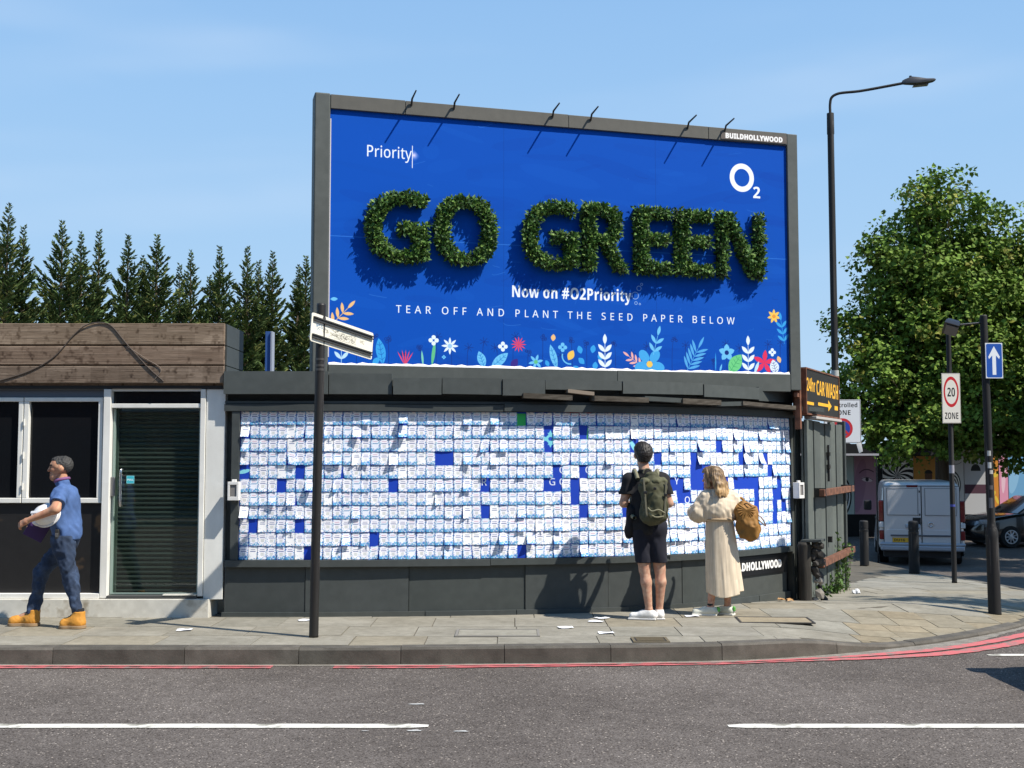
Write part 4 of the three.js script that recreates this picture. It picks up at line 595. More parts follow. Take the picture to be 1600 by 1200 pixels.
// ---------------------------------------------------------------- one-way lamp column
{
  const D = 13.6, x = 5.64, y0 = pav(x, D), T = thing('one_way_post', 'black lamp column with blue one-way arrow sign and small floodlight', 'signpost', [x, y0 - .01, -D]);
  part('column', xf(lathe([[0, 0], [.075, 0], [.073, .02], [.07, .9], [.07, .96], [.048, 1.04], [.045, 1.1], [.043, 3.5], [.035, 3.52], [0, 3.52]], 20), 0, 0, 0, 0, 0, .012), poleDark, T);
  const f = canvasTex(256, 512, (c, w, h) => { c.fillStyle = '#e8ecef'; c.fillRect(0, 0, w, h); c.fillStyle = '#1f57b0'; c.beginPath(); c.roundRect(10, 10, w - 20, h - 20, 26); c.fill(); c.fillStyle = '#f2f5f7'; c.beginPath(); c.moveTo(128, 44); c.lineTo(216, 200); c.lineTo(204, 232); c.lineTo(156, 180); c.lineTo(156, 462); c.lineTo(100, 462); c.lineTo(100, 180); c.lineTo(52, 232); c.lineTo(40, 200); c.closePath(); c.fill(); });
  const S = part('sign_plate', rbox(.205, .42, .01, .004, .045, 2.97, .058), std(lin(.4, .4, .4), .5), T); part('sign_face', xf(new THREE.PlaneGeometry(.2, .415), .045, 2.97, .0645), std(0xffffff, .45, { map: f }), S);
  part('floodlight_arm', limb([-.03, 3.43, 0], [-.33, 3.4, .02], .012, .012, 8), blackPaint, T);
  const fl = part('floodlight', xf((() => { const rings = []; for (const [t, w, hh] of [[0, .03, .03], [.03, .06, .055], [.1, .08, .075], [.17, .085, .08]]) rings.push([[-w, -hh, t], [w, -hh, t], [w, hh, t], [-w, hh, t]]); return loft(rings, .3); })(), -.39, 3.44, -.02, .75, -.5, 0), blackPaint, T);
  part('floodlight_glass', xf(box(.14, .13, .006), -.39 - .076, 3.44 - .118, -.02 + .115, .75, -.5, 0), std(lin(.12, .11, .1), .15), fl);
  for (const [yy, hh, c] of [[1.66, .045, [.45, .44, .4]], [1.74, .07, [.6, .6, .56]], [1.88, .06, [.55, .55, .5]], [1.3, .12, [.12, .12, .13]], [1.48, .05, [.1, .09, .09]]]) part('sticker', xf(new THREE.CylinderGeometry(.0462, .0462, hh, 10, 1, true, -.9 + (yy * 7 % 1) * .9, .9), -yy * .012, yy, 0), std(lin(...c), .7, { side: THREE.DoubleSide }), T);
}
// ---------------------------------------------------------------- bollards
function bollard(x, D, label) {
  const B = thing('bollard', label, 'bollard', [x, pav(x, D), -D], 0, 'black bollards along the side street kerb');
  part('post', lathe([[0, 0], [.1, 0], [.097, .02], [.094, .78], [.088, .785], [.088, .81], [.094, .815], [.093, .95], [.08, .975], [0, .985]], 22), poleDark, B); part('collar', cyl(.0955, .0955, .035, 0, .74, 0, 22), blackPaint, B);
}
bollard(7.55, 21.8, 'nearer black bollard standing in front of the silver van'); bollard(7.65, 25.2, 'farther black bollard at the left rear corner of the silver van');

// ---------------------------------------------------------------- vehicles
function wheel(parent, x, y, z, r, w, side) {
  const tyre = part('wheel', xf(lathe([[r * .62, -w / 2], [r * .93, -w / 2], [r, -w * .38], [r, w * .38], [r * .93, w / 2], [r * .62, w / 2], [r * .62, -w / 2]], 26), x, y, z, 0, 0, Math.PI / 2), std(lin(.018, .018, .018), .9), parent);
  const spokes = []; for (let k = 0; k < 9; k++) { const a = k * 6.283 / 9; spokes.push(limb([x + side * w * .42, y, z], [x + side * w * .42, y + Math.sin(a) * r * .6, z + Math.cos(a) * r * .6], .028, .02, 6)); }
  part('rim', [...spokes, xf(new THREE.TorusGeometry(r * .6, .022, 8, 26), x + side * w * .42, y, z, 0, Math.PI / 2, 0), xf(cyl(.05, .05, .03), x + side * w * .42, y, z, 0, 0, Math.PI / 2)], std(lin(.5, .5, .52), .35, { metalness: .8 }), tyre);
}
const rrect = (hw, y0, y1, z, tum = 0, q = .15) => { const r = []; for (const [cx, cy, a] of [[hw - q, y0 + q, -1], [hw - q - tum, y1 - q, 0], [-hw + q + tum, y1 - q, 1], [-hw + q, y0 + q, 2]]) for (let k = 0; k <= 4; k++) { const t = (a + k / 4) * Math.PI / 2; r.push([cx + Math.cos(t) * q, cy + Math.sin(t) * q, z]); } return r; };
{
  const V1 = thing('silver_van', 'silver panel van parked with its rear doors towards the camera', 'van', [9.6, gy(27), -27.15], -.275);
  const silver = new THREE.MeshPhysicalMaterial({ color: lin(.6, .6, .6), metalness: .2, roughness: .34, clearcoat: .7, clearcoatRoughness: .1 }), dark = std(lin(.012, .012, .013), .5), redL = new THREE.MeshPhysicalMaterial({ color: lin(.16, .008, .01), roughness: .2, clearcoat: .6 }), clearL = std(lin(.6, .6, .6), .15);
  const rings = [[-.01, .9, .36, 1.9, .1], [-.12, .955, .33, 1.955, .1], [-.5, .96, .33, 1.97, .1], [-3.1, .96, .33, 1.97, .11], [-3.9, .95, .33, 1.7, .2], [-4.5, .94, .33, 1.1, .1], [-4.9, .88, .36, .9, .08], [-5, .8, .42, .8, .06]].map(([z, hw, y0, y1, t]) => rrect(hw, y0, y1, z, t));
  part('body', loft(rings, .5), silver, V1);
  for (const [s, x0, x1] of [[-1, -.84, -.006], [1, .006, .84]]) {
    const d = part('rear_door', rbox(x1 - x0, 1.42, .03, .014, (x0 + x1) / 2, 1.15, .008), silver, V1);
    part('window_pressing', [rbox(.68, .62, .02, .05, (x0 + x1) / 2, 1.5, .02, 0, 0, 0, 3)], silver, d);
    part('door_seal', [box(.7, .012, .006, (x0 + x1) / 2, 1.815, .032), box(.7, .012, .006, (x0 + x1) / 2, 1.185, .032), box(.012, .64, .006, (x0 + x1) / 2 - .345, 1.5, .032), box(.012, .64, .006, (x0 + x1) / 2 + .345, 1.5, .032)], std(lin(.2, .2, .21), .6), d);
    part('lower_pressing', rbox(.72, .38, .018, .02, (x0 + x1) / 2, .66, .02), silver, d);
    void s;
  }
  part('door_handle', [rbox(.34, .09, .05, .02, -.2, .93, .035), rbox(.2, .05, .06, .015, -.2, .915, .05)], std(lin(.4, .42, .45), .4), V1);
  part('door_seam', [box(.014, 1.42, .01, 0, 1.15, .022), box(1.7, .012, .01, 0, 1.865, .02), box(.012, 1.4, .01, -.846, 1.15, .018), box(.012, 1.4, .01, .846, 1.15, .018)], dark, V1);
  part('handle_recess', slab(-.2, -.02, .96, 1.13, .015, .036), dark, V1);
  part('badge', xf(new THREE.TorusGeometry(.05, .012, 8, 20), .2, .97, .035), chrome, V1);
  const plate = canvasTex(256, 64, (c, w, h) => { c.fillStyle = '#dba62c'; c.fillRect(0, 0, w, h); c.fillStyle = '#15140f'; c.font = 'bold 50px sans-serif'; c.textBaseline = 'middle'; c.fillText('DU16', 14, 34); });
  const np = part('number_plate', slab(-.66, -.14, .55, .66, .03, .042), std(lin(.05, .05, .05), .5), V1); part('plate_face', xf(new THREE.PlaneGeometry(.515, .105), -.4, .605, .0445), std(0xffffff, .5, { map: plate }), np);
  part('plate_light_bar', slab(-.7, .66, .69, .73, .02, .05, .006), std(lin(.1, .1, .11), .5), V1);
  for (const s of [-1, 1]) { const L = part('tail_light', rbox(.13, .5, .09, .03, s * .895, 1.28, -.03), redL, V1); part('reversing_light', rbox(.125, .12, .09, .02, s * .897, .95, -.028), clearL, L); part('fog_light', rbox(.12, .22, .08, .02, s * .89, .72, -.025), redL, V1); }
  part('bumper', [rbox(1.86, .13, .14, .04, 0, .42, .02), rbox(1.9, .07, .12, .03, 0, .51, .03)], std(lin(.38, .4, .44), .45, { metalness: .3 }), V1);
  part('underbody', slab(-.85, .85, .2, .34, -4.8, -.1), dark, V1); part('brake_light', rbox(.26, .06, .05, .015, -.2, 1.86, .0), redL, V1);
  part('lock', [box(.025, .05, .01, -.04, 1.74, .026), box(.025, .05, .01, -.04, 1.2, .026)], dark, V1);
  for (const [x, z, s] of [[-.83, -.95, -1], [.83, -.95, 1], [-.83, -4.1, -1], [.83, -4.1, 1]]) wheel(V1, x, .325, z, .325, .22, s);
  for (const s of [-1, 1]) part('wheel_arch', rbox(.04, .42, .84, .18, s * .952, .42, -.95), dark, V1);
  for (const s of [-1, 1]) part('side_mirror', rbox(.2, .26, .12, .04, s * 1.12, 1.28, -3.55), dark, V1);
  part('sliding_door_track', [slab(-.968, -.955, 1.0, 1.03, -2.6, -.5), slab(-.968, -.955, .5, .515, -3, -.5)], dark, V1);
}
{
  const Cc = thing('black_car', 'black hatchback parked side-on at the right edge behind the signposts', 'car', [13.1, gy(33), -33.4], -1.42);
  // length along -z in local space, nose at z = 0
  const paint = new THREE.MeshPhysicalMaterial({ color: lin(.008, .008, .01), roughness: .22, clearcoat: 1, clearcoatRoughness: .06 }), dark = std(lin(.01, .01, .01), .7);
  const body = [[0, .55, .32, .6, .06], [-.12, .74, .24, .74, .1], [-.5, .84, .2, .86, .1], [-1.1, .88, .2, .95, .1], [-1.7, .89, .2, 1.0, .1], [-3.0, .89, .2, 1.02, .1], [-3.7, .87, .22, 1.02, .1], [-4.1, .8, .3, .96, .1], [-4.2, .7, .36, .86, .06]].map(([z, hw, y0, y1, t]) => rrect(hw, y0, y1, z, t * .4, .1));
  part('body', loft(body, .6), paint, Cc);
  const roof = [[-1.15, .76, .9, .97, .02], [-1.9, .74, .92, 1.42, .1], [-2.4, .72, .92, 1.5, .12], [-3.2, .72, .92, 1.49, .12], [-3.85, .7, .92, 1.3, .1], [-4.1, .68, .9, .98, .03]].map(([z, hw, y0, y1, t]) => rrect(hw, y0, y1, z, t, .03));
  part('roof', loft(roof, .7), paint, Cc);
  for (const s of [-1, 1]) {
    const w = (pts) => { const pos = [], idx = []; pts.forEach(([z, y]) => pos.push(s * (.775 - (y - .9) * .2), y, z)); for (let k = 1; k < pts.length - 1; k++) idx.push(0, k, k + 1); return rawGeo(pos, idx); };
    part('window', w([[-1.5, 1.02], [-1.98, 1.38], [-2.45, 1.43], [-2.45, 1.02]]), new THREE.MeshPhysicalMaterial({ color: lin(.02, .022, .024), roughness: .05, side: THREE.DoubleSide }), Cc);
    part('window', w([[-2.52, 1.02], [-2.52, 1.43], [-3.15, 1.42], [-3.5, 1.05]]), new THREE.MeshPhysicalMaterial({ color: lin(.02, .022, .024), roughness: .05, side: THREE.DoubleSide }), Cc);
    part('headlight', rbox(.22, .14, .34, .05, s * .66, .72, -.2), std(lin(.4, .4, .42), .1), Cc); part('side_mirror', rbox(.18, .12, .1, .03, s * .95, 1.02, -1.62), paint, Cc);
  }
  for (const [x, z, s] of [[-.78, -.85, -1], [.78, -.85, 1], [-.78, -3.4, -1], [.78, -3.4, 1]]) wheel(Cc, x, .31, z, .31, .2, s);
  part('underbody', slab(-.7, .7, .14, .26, -4, -.2), dark, Cc);
  const C2 = Cc.clone(); C2.name = numbered('black_car'); scene.add(C2); C2.position.set(4.5, 0, -9.35); C2.rotation.y = -Math.PI / 2; C2.userData = { label: 'dark car in the near lane whose shadow reaches in at the lower right', category: 'car' };
}
// ---------------------------------------------------------------- things behind
{
  const Pst = thing('blue_post', 'blue painted steel post rising behind the hoarding at the left', 'post', [-3.8, 0, -18]);
  part('post', slab(-.06, .03, -.2, 3.85, -.06, .06, .004), std(lin(.03, .09, .28), .5), Pst); part('post_flange', slab(.03, .055, -.2, 3.85, -.09, .09), std(lin(.3, .33, .4), .5), Pst);
}
{ // poster hoarding across the side street
  const Hh = thing('mural_hoarding', 'long street hoarding pasted with black, pink, orange and swirl posters behind the van', 'hoarding', [0, gy(37), -37.5]);
  part('wall', slab(9.2, 21, -.1, 3.0, -.3, -.02), std(lin(.035, .036, .04), .8, { map: hoardMap }), Hh); part('top_beam', slab(9.2, 15.7, 2.62, 2.86, -.02, 1.15), std(lin(.02, .02, .022), .8), Hh);
  const swirl = (c, x, y, r, n) => { for (let k = n; k > 0; k--) { c.fillStyle = k % 2 ? '#121214' : '#eceae4'; c.beginPath(); c.ellipse(x, y, r * k / n * .72, r * k / n, .1, 0, 7); c.fill(); } };
  const burst = (c, x, y, r) => { for (let k = 0; k < 24; k++) { c.fillStyle = k % 2 ? '#ece9e2' : '#141416'; c.beginPath(); c.moveTo(x, y); for (let t = 0; t <= 8; t++) { const q = r * t / 8, a = k * 6.283 / 24 + t * .14; c.lineTo(x + Math.cos(a) * q, y + Math.sin(a) * q); } for (let t = 8; t >= 0; t--) { const q = r * t / 8, a = (k + 1) * 6.283 / 24 + t * .14; c.lineTo(x + Math.cos(a) * q, y + Math.sin(a) * q); } c.fill(); } };
  const bust = (c, x, y, s, skin, cloth) => { c.fillStyle = cloth; c.beginPath(); c.ellipse(x, y + 1.5 * s, s * .95, s, 0, Math.PI, 0); c.fill(); c.fillRect(x - s * .95, y + 1.45 * s, s * 1.9, s); c.fillStyle = skin; c.beginPath(); c.ellipse(x, y, s * .42, s * .58, 0, 0, 7); c.fill(); c.fillStyle = '#1a1512'; c.beginPath(); c.ellipse(x, y - s * .3, s * .46, s * .36, 0, Math.PI, 0); c.fill(); };
  const arts = [
    [10.35, .75, (c, w, h) => { c.fillStyle = '#b9c4ba'; c.fillRect(0, 0, w, h); c.fillStyle = '#a33a34'; c.fillRect(60, 60, 100, 14); c.fillRect(70, 96, 84, 22); swirl(c, 90, 360, 190, 9); bust(c, 110, 320, 60, '#8d6247', '#1f2530'); }],
    [11.1, .72, (c, w, h) => { c.fillStyle = '#b58a98'; c.fillRect(0, 0, w, h); c.fillStyle = '#a4788a'; c.beginPath(); c.ellipse(60, 260, 70, 240, .2, 0, 7); c.fill(); c.strokeStyle = '#5a3a48'; c.lineWidth = 10; c.beginPath(); c.moveTo(60, 150); c.quadraticCurveTo(130, 90, 230, 140); c.stroke(); c.fillStyle = '#d9c4c8'; c.beginPath(); c.ellipse(150, 205, 66, 22, .1, 0, 7); c.fill(); c.fillStyle = '#2c1f26'; c.beginPath(); c.arc(150, 204, 20, 0, 7); c.fill(); c.lineWidth = 6; c.beginPath(); c.moveTo(84, 200); c.quadraticCurveTo(150, 168, 218, 212); c.stroke(); }],
    [11.82, .2, (c, w, h) => { c.fillStyle = '#17191d'; c.fillRect(0, 0, w, h); }],
    [12.02, 1.0, (c, w, h) => { c.fillStyle = '#1b1b1d'; c.fillRect(0, 0, w, h); burst(c, 128, 170, 230); c.fillStyle = '#7a3f34'; c.fillRect(100, 200, 50, 70); }],
    [13.02, .85, (c, w, h) => { c.fillStyle = '#b8843a'; c.fillRect(0, 0, w, h); bust(c, 150, 180, 90, '#5b3d2a', '#6d4a20'); }],
    [13.87, .8, (c, w, h) => { c.fillStyle = '#c3c4c2'; c.fillRect(0, 0, w, h); c.strokeStyle = '#44464a'; c.lineWidth = 4; c.beginPath(); c.moveTo(20, 60); c.bezierCurveTo(80, 20, 160, 110, 236, 50); c.stroke(); swirl(c, 128, 260, 130, 9); }],
    [14.67, .7, (c, w, h) => { c.fillStyle = '#b9babb'; c.fillRect(0, 0, w, h); c.fillStyle = '#111'; c.beginPath(); c.arc(140, 130, 60, Math.PI, 0); c.fill(); c.fillStyle = '#4a2838'; c.fillRect(0, 250, w, 80); }],
    [15.37, .42, (c, w, h) => { c.fillStyle = '#d98a2a'; c.fillRect(0, 0, w, h); c.fillStyle = '#e9c63e'; for (let k = 0; k < 9; k++) { c.beginPath(); c.ellipse((k * 67) % 256, k * 55, 50, 22, k, 0, 7); c.fill(); } c.fillStyle = '#7a3216'; c.fillRect(90, 90, 40, 220); }],
    [15.8, .3, (c, w, h) => { c.fillStyle = '#e79ab4'; c.fillRect(0, 0, w, h); c.fillStyle = '#f4c9d6'; c.beginPath(); c.ellipse(128, 180, 60, 150, .2, 0, 7); c.fill(); }],
    [16.1, .55, (c, w, h) => { c.fillStyle = '#6fa9d2'; c.fillRect(0, 0, w, h); c.fillStyle = '#8fc2e4'; c.beginPath(); c.ellipse(90, 180, 70, 160, .4, 0, 7); c.fill(); }],
    [16.65, .62, (c, w, h) => { c.fillStyle = '#e7dfcd'; c.fillRect(0, 0, w, h); c.fillStyle = '#b5453e'; c.fillRect(110, 70, 90, 22); c.fillStyle = '#6a675f'; for (let k = 0; k < 4; k++) c.fillRect(60, 330 + k * 34, 130, 16); }],
    [17.27, .8, (c, w, h) => { c.fillStyle = '#e9e2d2'; c.fillRect(0, 0, w, h); swirl(c, 120, 260, 230, 9); bust(c, 140, 230, 70, '#a87355', '#26303a'); }],
    [18.07, .24, (c, w, h) => { c.fillStyle = '#5a55a8'; c.fillRect(0, 0, w, h); }],
    [18.31, .9, (c, w, h) => { c.fillStyle = '#ece4d6'; c.fillRect(0, 0, w, h); c.fillStyle = '#8ec3dc'; c.fillRect(40, 60, 110, 90); c.fillStyle = '#a8433a'; for (let k = 0; k < 4; k++) { c.beginPath(); c.arc(50 + k * 50, 340, 24, Math.PI, 0); c.fill(); c.fillRect(30 + k * 50, 350, 36, 90); } }],
    [19.21, .9, (c, w, h) => { c.fillStyle = '#d9d3c6'; c.fillRect(0, 0, w, h); c.fillStyle = '#8b2f2a'; c.fillRect(0, 200, w, 34); }]];
  arts.forEach(([x, w, draw]) => { const t = canvasTex(256, 512, draw), p = part('poster', slab(x + .008, x + w - .008, .72, 2.6, -.018, .0), std(lin(.6, .6, .6), .8), Hh); part('poster_print', xf(new THREE.PlaneGeometry(w - .02, 1.876), x + w / 2, 1.66, .004), std(0xffffff, .7, { map: t }), p); });
  part('low_rail', slab(16.7, 17.6, .55, .72, .0, .05), std(lin(.5, .5, .46), .7), Hh);
}
{ // dark canopy of the car wash
  const T = thing('canopy_tent', 'black fabric canopy with pale edging beyond the gate', 'canopy', [7.35, gy(29), -29.5]);
  part('roof', xf(new THREE.ConeGeometry(2.1, .75, 4, 1, true), .05, 3.0, 0, 0, Math.PI / 4, 0), new THREE.MeshPhysicalMaterial({ color: lin(.006, .006, .006), roughness: 1, specularIntensity: .1, side: THREE.DoubleSide }), T);
  part('edging', [box(2.98, .05, .03, .05, 2.61, 1.49), box(.03, .05, 2.98, 1.54, 2.61, 0), box(2.98, .05, .03, .05, 2.61, -1.49)], std(lin(.35, .34, .35), .8), T);
  for (const [x, z] of [[-1.4, 1.45], [1.5, 1.45], [1.5, -1.45], [-1.4, -1.45]]) part('leg', cyl(.02, .02, 2.62, x, 0, z, 8), blackPaint, T);
}
{ // pale building closing the side street
  const T = thing('pale_building', 'pale rendered building closing the side street at the far right', 'building', [0, gy(50), -52]);
  part('wall', slab(20, 40, 0, 7, -6, 0), std(lin(.55, .52, .48), .9, { map: concreteMap }), T); part('roof', slab(19.8, 40.2, 7.003, 7.3, -6.2, .2), recessMat, T);
  for (let k = 0; k < 5; k++) for (const y of [1.1, 4]) { const w = part('window', slab(21 + k * 3.6, 22.4 + k * 3.6, y, y + 1.7, -.02, .04), frameWhite, T); part('pane', slab(21.1 + k * 3.6, 22.3 + k * 3.6, y + .1, y + 1.6, .041, .05), glassDark, w); }
}
// ---------------------------------------------------------------- covers and litter on the pavement
function cover(x, D, w, d, turn, fm, im, label, grid) {
  const C = thing('access_cover', label, 'access cover', [x, pav(x, D) + .006, -D], turn), t = .025;
  part('frame', [box(w, .012, t, 0, 0, d / 2), box(w, .012, t, 0, 0, -d / 2), box(t, .012, d - t, w / 2 - t / 2, 0, 0), box(t, .012, d - t, -w / 2 + t / 2, 0, 0)], fm, C);
  part('infill', muv(box(w - 2 * t - .006, .012, d - t - .006, 0, -.003, 0)), im, C);
  if (grid) for (let k = 0; k < 7; k++) part('raised_bar', box(w - 2 * t - .03, .006, .012, 0, .005, (k - 3) * (d - .08) / 7), fm, C);
}
const iron = std(lin(.045, .042, .04), .6, { metalness: .3 });
cover(-.14, 11.42, .82, .42, 0, std(lin(.2, .19, .17), .9), slabMats[1], 'rectangular slab-filled cover in the pavement left of the litter');
cover(2.78, 12.35, .78, .42, -.06, iron, buffMats[1], 'dark framed cover with buff infill beside the woman in the cream dress');
cover(1.3, 10.98, .34, .26, 0, std(lin(.16, .13, .08), .7, { metalness: .3 }), iron, 'small rusty utility cover near the kerb', true);
const litterMat = std(lin(.78, .8, .84), .85, { side: THREE.DoubleSide });
for (const [x, D, a, label] of [[-3.26, 11.6, .1, 'torn paper sheet lying on the pavement near the shop pillar'], [-2.18, 12.3, .3, 'small paper sheet on the pavement behind the signpost'], [.54, 11.78, .2, 'paper sheet flat on the pavement, nearest the slab-filled cover'], [.88, 12.2, -.3, 'paper sheet on the pavement in the shadow left of the man'], [.92, 11.4, .1, 'paper sheet lying closest to the kerb, left of the man'], [.96, 12.45, .5, 'paper sheet by the foot of the hoarding left of the man'], [1.95, 12.62, .05, 'paper sheet beside the left shoe of the woman']]) {
  const g = new THREE.PlaneGeometry(.15, .105, 6, 4), p = g.attributes.position; for (let i = 0; i < p.count; i++) p.setZ(i, .012 * vn(p.getX(i) * 20 + x * 9, p.getY(i) * 14 + D, 64, 2)); g.computeVertexNormals();
  const m = solo('paper_litter', xf(g, 0, 0, 0, -Math.PI / 2, 0, 0), litterMat, label, 'litter', 'paper sheets dropped on the pavement'); m.position.set(x, pav(x, D) + .006, -D); m.rotation.y = a;
}
{ const g = new THREE.IcosahedronGeometry(.06, 2), p = g.attributes.position; for (let i = 0; i < p.count; i++) { const f = .6 + .8 * vn(p.getX(i) * 60 + 9, p.getY(i) * 60 + p.getZ(i) * 40 + 30, 64, 4); p.setXYZ(i, p.getX(i) * f, p.getY(i) * f * .6, p.getZ(i) * f); } g.computeVertexNormals(); const m = solo('crumpled_paper', g, litterMat, 'crumpled white paper by the weeds at the gate', 'litter'); m.position.set(4.72, pav(4.72, 15.95) + .025, -15.95); }
{ const m = solo('dead_leaves', (() => { const pos = [], col = []; for (let k = 0; k < 9; k++) { const d = rndDir(); d.y *= .2; d.normalize(); pushLeaf(pos, col, V(rr(-.08, .08), rr(.005, .03), rr(-.04, .04)), d, V(rr(-.4, .4), 1, rr(-.4, .4)).normalize(), .1, .03, [.42, .24, .1]); } return rawGeo(pos, null, null, col); })(), std(0xffffff, .9, { vertexColors: true, side: THREE.DoubleSide }), 'small heap of orange dead leaves at the foot of the black post', 'leaves'); m.userData.kind = 'stuff'; m.position.set(3.36, pav(3.36, 14.2) + .006, -14.2); }
// ---------------------------------------------------------------- trees
const needleMat = new THREE.MeshPhysicalMaterial({ vertexColors: true, roughness: .8, transmission: .2, thickness: 0, side: THREE.DoubleSide, specularIntensity: .3 });
const barkMat = std(0xffffff, .95, { map: tex(256, (u, v) => { const c = fbm(u, v * .3, 16, 4, 181), k = 60 * (c - .5); return [84 + k, 72 + k, 58 + k]; }, true, 1) });
function coniferGeo(h, rBase, lean) {
  const pos = [], col = [], wood = [limb([0, 0, 0], [lean * .5, h * .5, 0], .14, .09, 8), limb([lean * .5, h * .5, 0], [lean, h * .97, 0], .09, .012, 7)];
  const n = 190, y0 = .1;
  for (let k = 0; k < n; k++) {
    const t = Math.pow((k + R()) / n, .86), y = h * (y0 + (1 - y0) * t), a = k * 2.39996 + rr(-.4, .4), up = lerp(.35, .95, t) + rr(-.12, .12);
    const L = Math.max(.07, rBase * 1.5 * Math.pow(1 - t, 1.05) * rr(.4, 1.35) + .03), o = V(lean * t, y, 0), d = V(Math.cos(a), up, Math.sin(a)).normalize();
    const tip = o.clone().addScaledVector(d, L); tip.y += L * .12; const mid = o.clone().lerp(tip, .55); mid.y -= L * .06;
    if (L > .45) wood.push(limb(o.toArray(), mid.toArray(), .02, .012, 4));
    const ns = Math.round(5 + L * 30), f0 = rr(.7, 1.25);
    for (let j = 0; j < ns; j++) {
      const s = lerp(.12, 1, Math.pow(j / ns, .8)), c = s < .55 ? o.clone().lerp(mid, s / .55) : mid.clone().lerp(tip, (s - .55) / .45);
      const sd = V(-Math.sin(a), 0, Math.cos(a)).multiplyScalar((j % 2 ? 1 : -1) * rr(.35, 1.15)), dir = d.clone().addScaledVector(sd, 1).add(V(rr(-.3, .3), rr(-.25, .55), rr(-.3, .3))).normalize();
      const len = rr(.16, .36) * (1.1 - .35 * s) * lerp(.32, 1, clamp(L / .7)), nr = rndDir(); nr.addScaledVector(dir, -nr.dot(dir)).normalize(); const q = V().crossVectors(dir, nr), w = rr(.022, .042) * lerp(.5, 1, clamp(L / .7));
      const f = f0 * rr(.7, 1.3), cc = R() < .13 ? [.22 * f, .23 * f, .07 * f] : [.085 * f, .13 * f, .04 * f], e = c.clone().addScaledVector(dir, len), m = c.clone().addScaledVector(dir, len * .5);
      pos.push(c.x, c.y, c.z, m.x + q.x * w, m.y + q.y * w, m.z + q.z * w, e.x, e.y, e.z, c.x, c.y, c.z, e.x, e.y, e.z, m.x - q.x * w, m.y - q.y * w, m.z - q.z * w);
      const m2 = m.clone().addScaledVector(nr, w * 1.4); pos.push(c.x, c.y, c.z, m2.x, m2.y, m2.z, e.x, e.y, e.z); for (let z = 0; z < 9; z++) col.push(...cc);
    }
  }
  return { crown: rawGeo(pos, null, null, col), wood: merge(wood) };
}
{
  const kinds = [coniferGeo(9.4, 1.75, .1), coniferGeo(9.4, 1.55, -.12), coniferGeo(9.4, 1.95, .0), coniferGeo(9.4, 1.35, .08), coniferGeo(9.4, 1.8, -.05)];
  const list = [[-14.32, 9.03, 32.15, 'tallest conifer at the left edge above the shop roof'], [-14.0, 8.56, 32.7, 'slim conifer just right of the tallest one at the left edge'], [-13.35, 8.93, 33.84, 'conifer with a single sharp tip above the left of the timber fascia'], [-12.92, 8.71, 34.5, 'blunt-topped conifer of the close pair above the fascia'], [-12.62, 8.87, 34.9, 'right-hand conifer of the close pair above the fascia'], [-12.06, 8.9, 35.73, 'conifer standing left of a short one above the cable loop'], [-11.78, 8.27, 36.2, 'short conifer between two taller ones above the cable loop'], [-11.39, 9.07, 36.6, 'tall narrow conifer above the shop door'], [-10.83, 8.23, 37.4, 'short conifer in the gap right of the shop door'], [-10.49, 8.73, 37.7, 'pointed conifer above the white pillar'], [-10.09, 7.99, 38.2, 'lowest conifer of the row, above the fascia end'], [-9.8, 9.0, 38.5, 'tall conifer above the grey end of the fascia'], [-9.06, 9.18, 39.3, 'conifer left of the blue post, with a slim neighbour'], [-8.79, 8.78, 39.8, 'slim conifer close beside its taller neighbour by the blue post'], [-8.44, 9.14, 39.9, 'conifer directly above the blue post'], [-7.7, 8.74, 40.7, 'shorter conifer next to the billboard frame'], [-7.42, 9.18, 41.1, 'last conifer of the row, touching the billboard frame']];
  list.forEach(([x, top, D, label], i) => { const k = kinds[[0, 3, 2, 1, 3, 4, 3, 2, 3, 1, 3, 0, 4, 3, 1, 3, 2][i]], T = thing('conifer_tree', label, 'tree', [x, gy(D), -D], i * 2.1, 'conifers in a row behind the shop'); const s = (top - gy(D)) / 9.45; T.scale.set(s, s, s); part('crown', k.crown, needleMat, T); part('trunk', k.wood, barkMat, T); });
}
const planeLeaf = new THREE.MeshPhysicalMaterial({ vertexColors: true, roughness: .6, transmission: .18, thickness: 0, side: THREE.DoubleSide, specularIntensity: .2 });
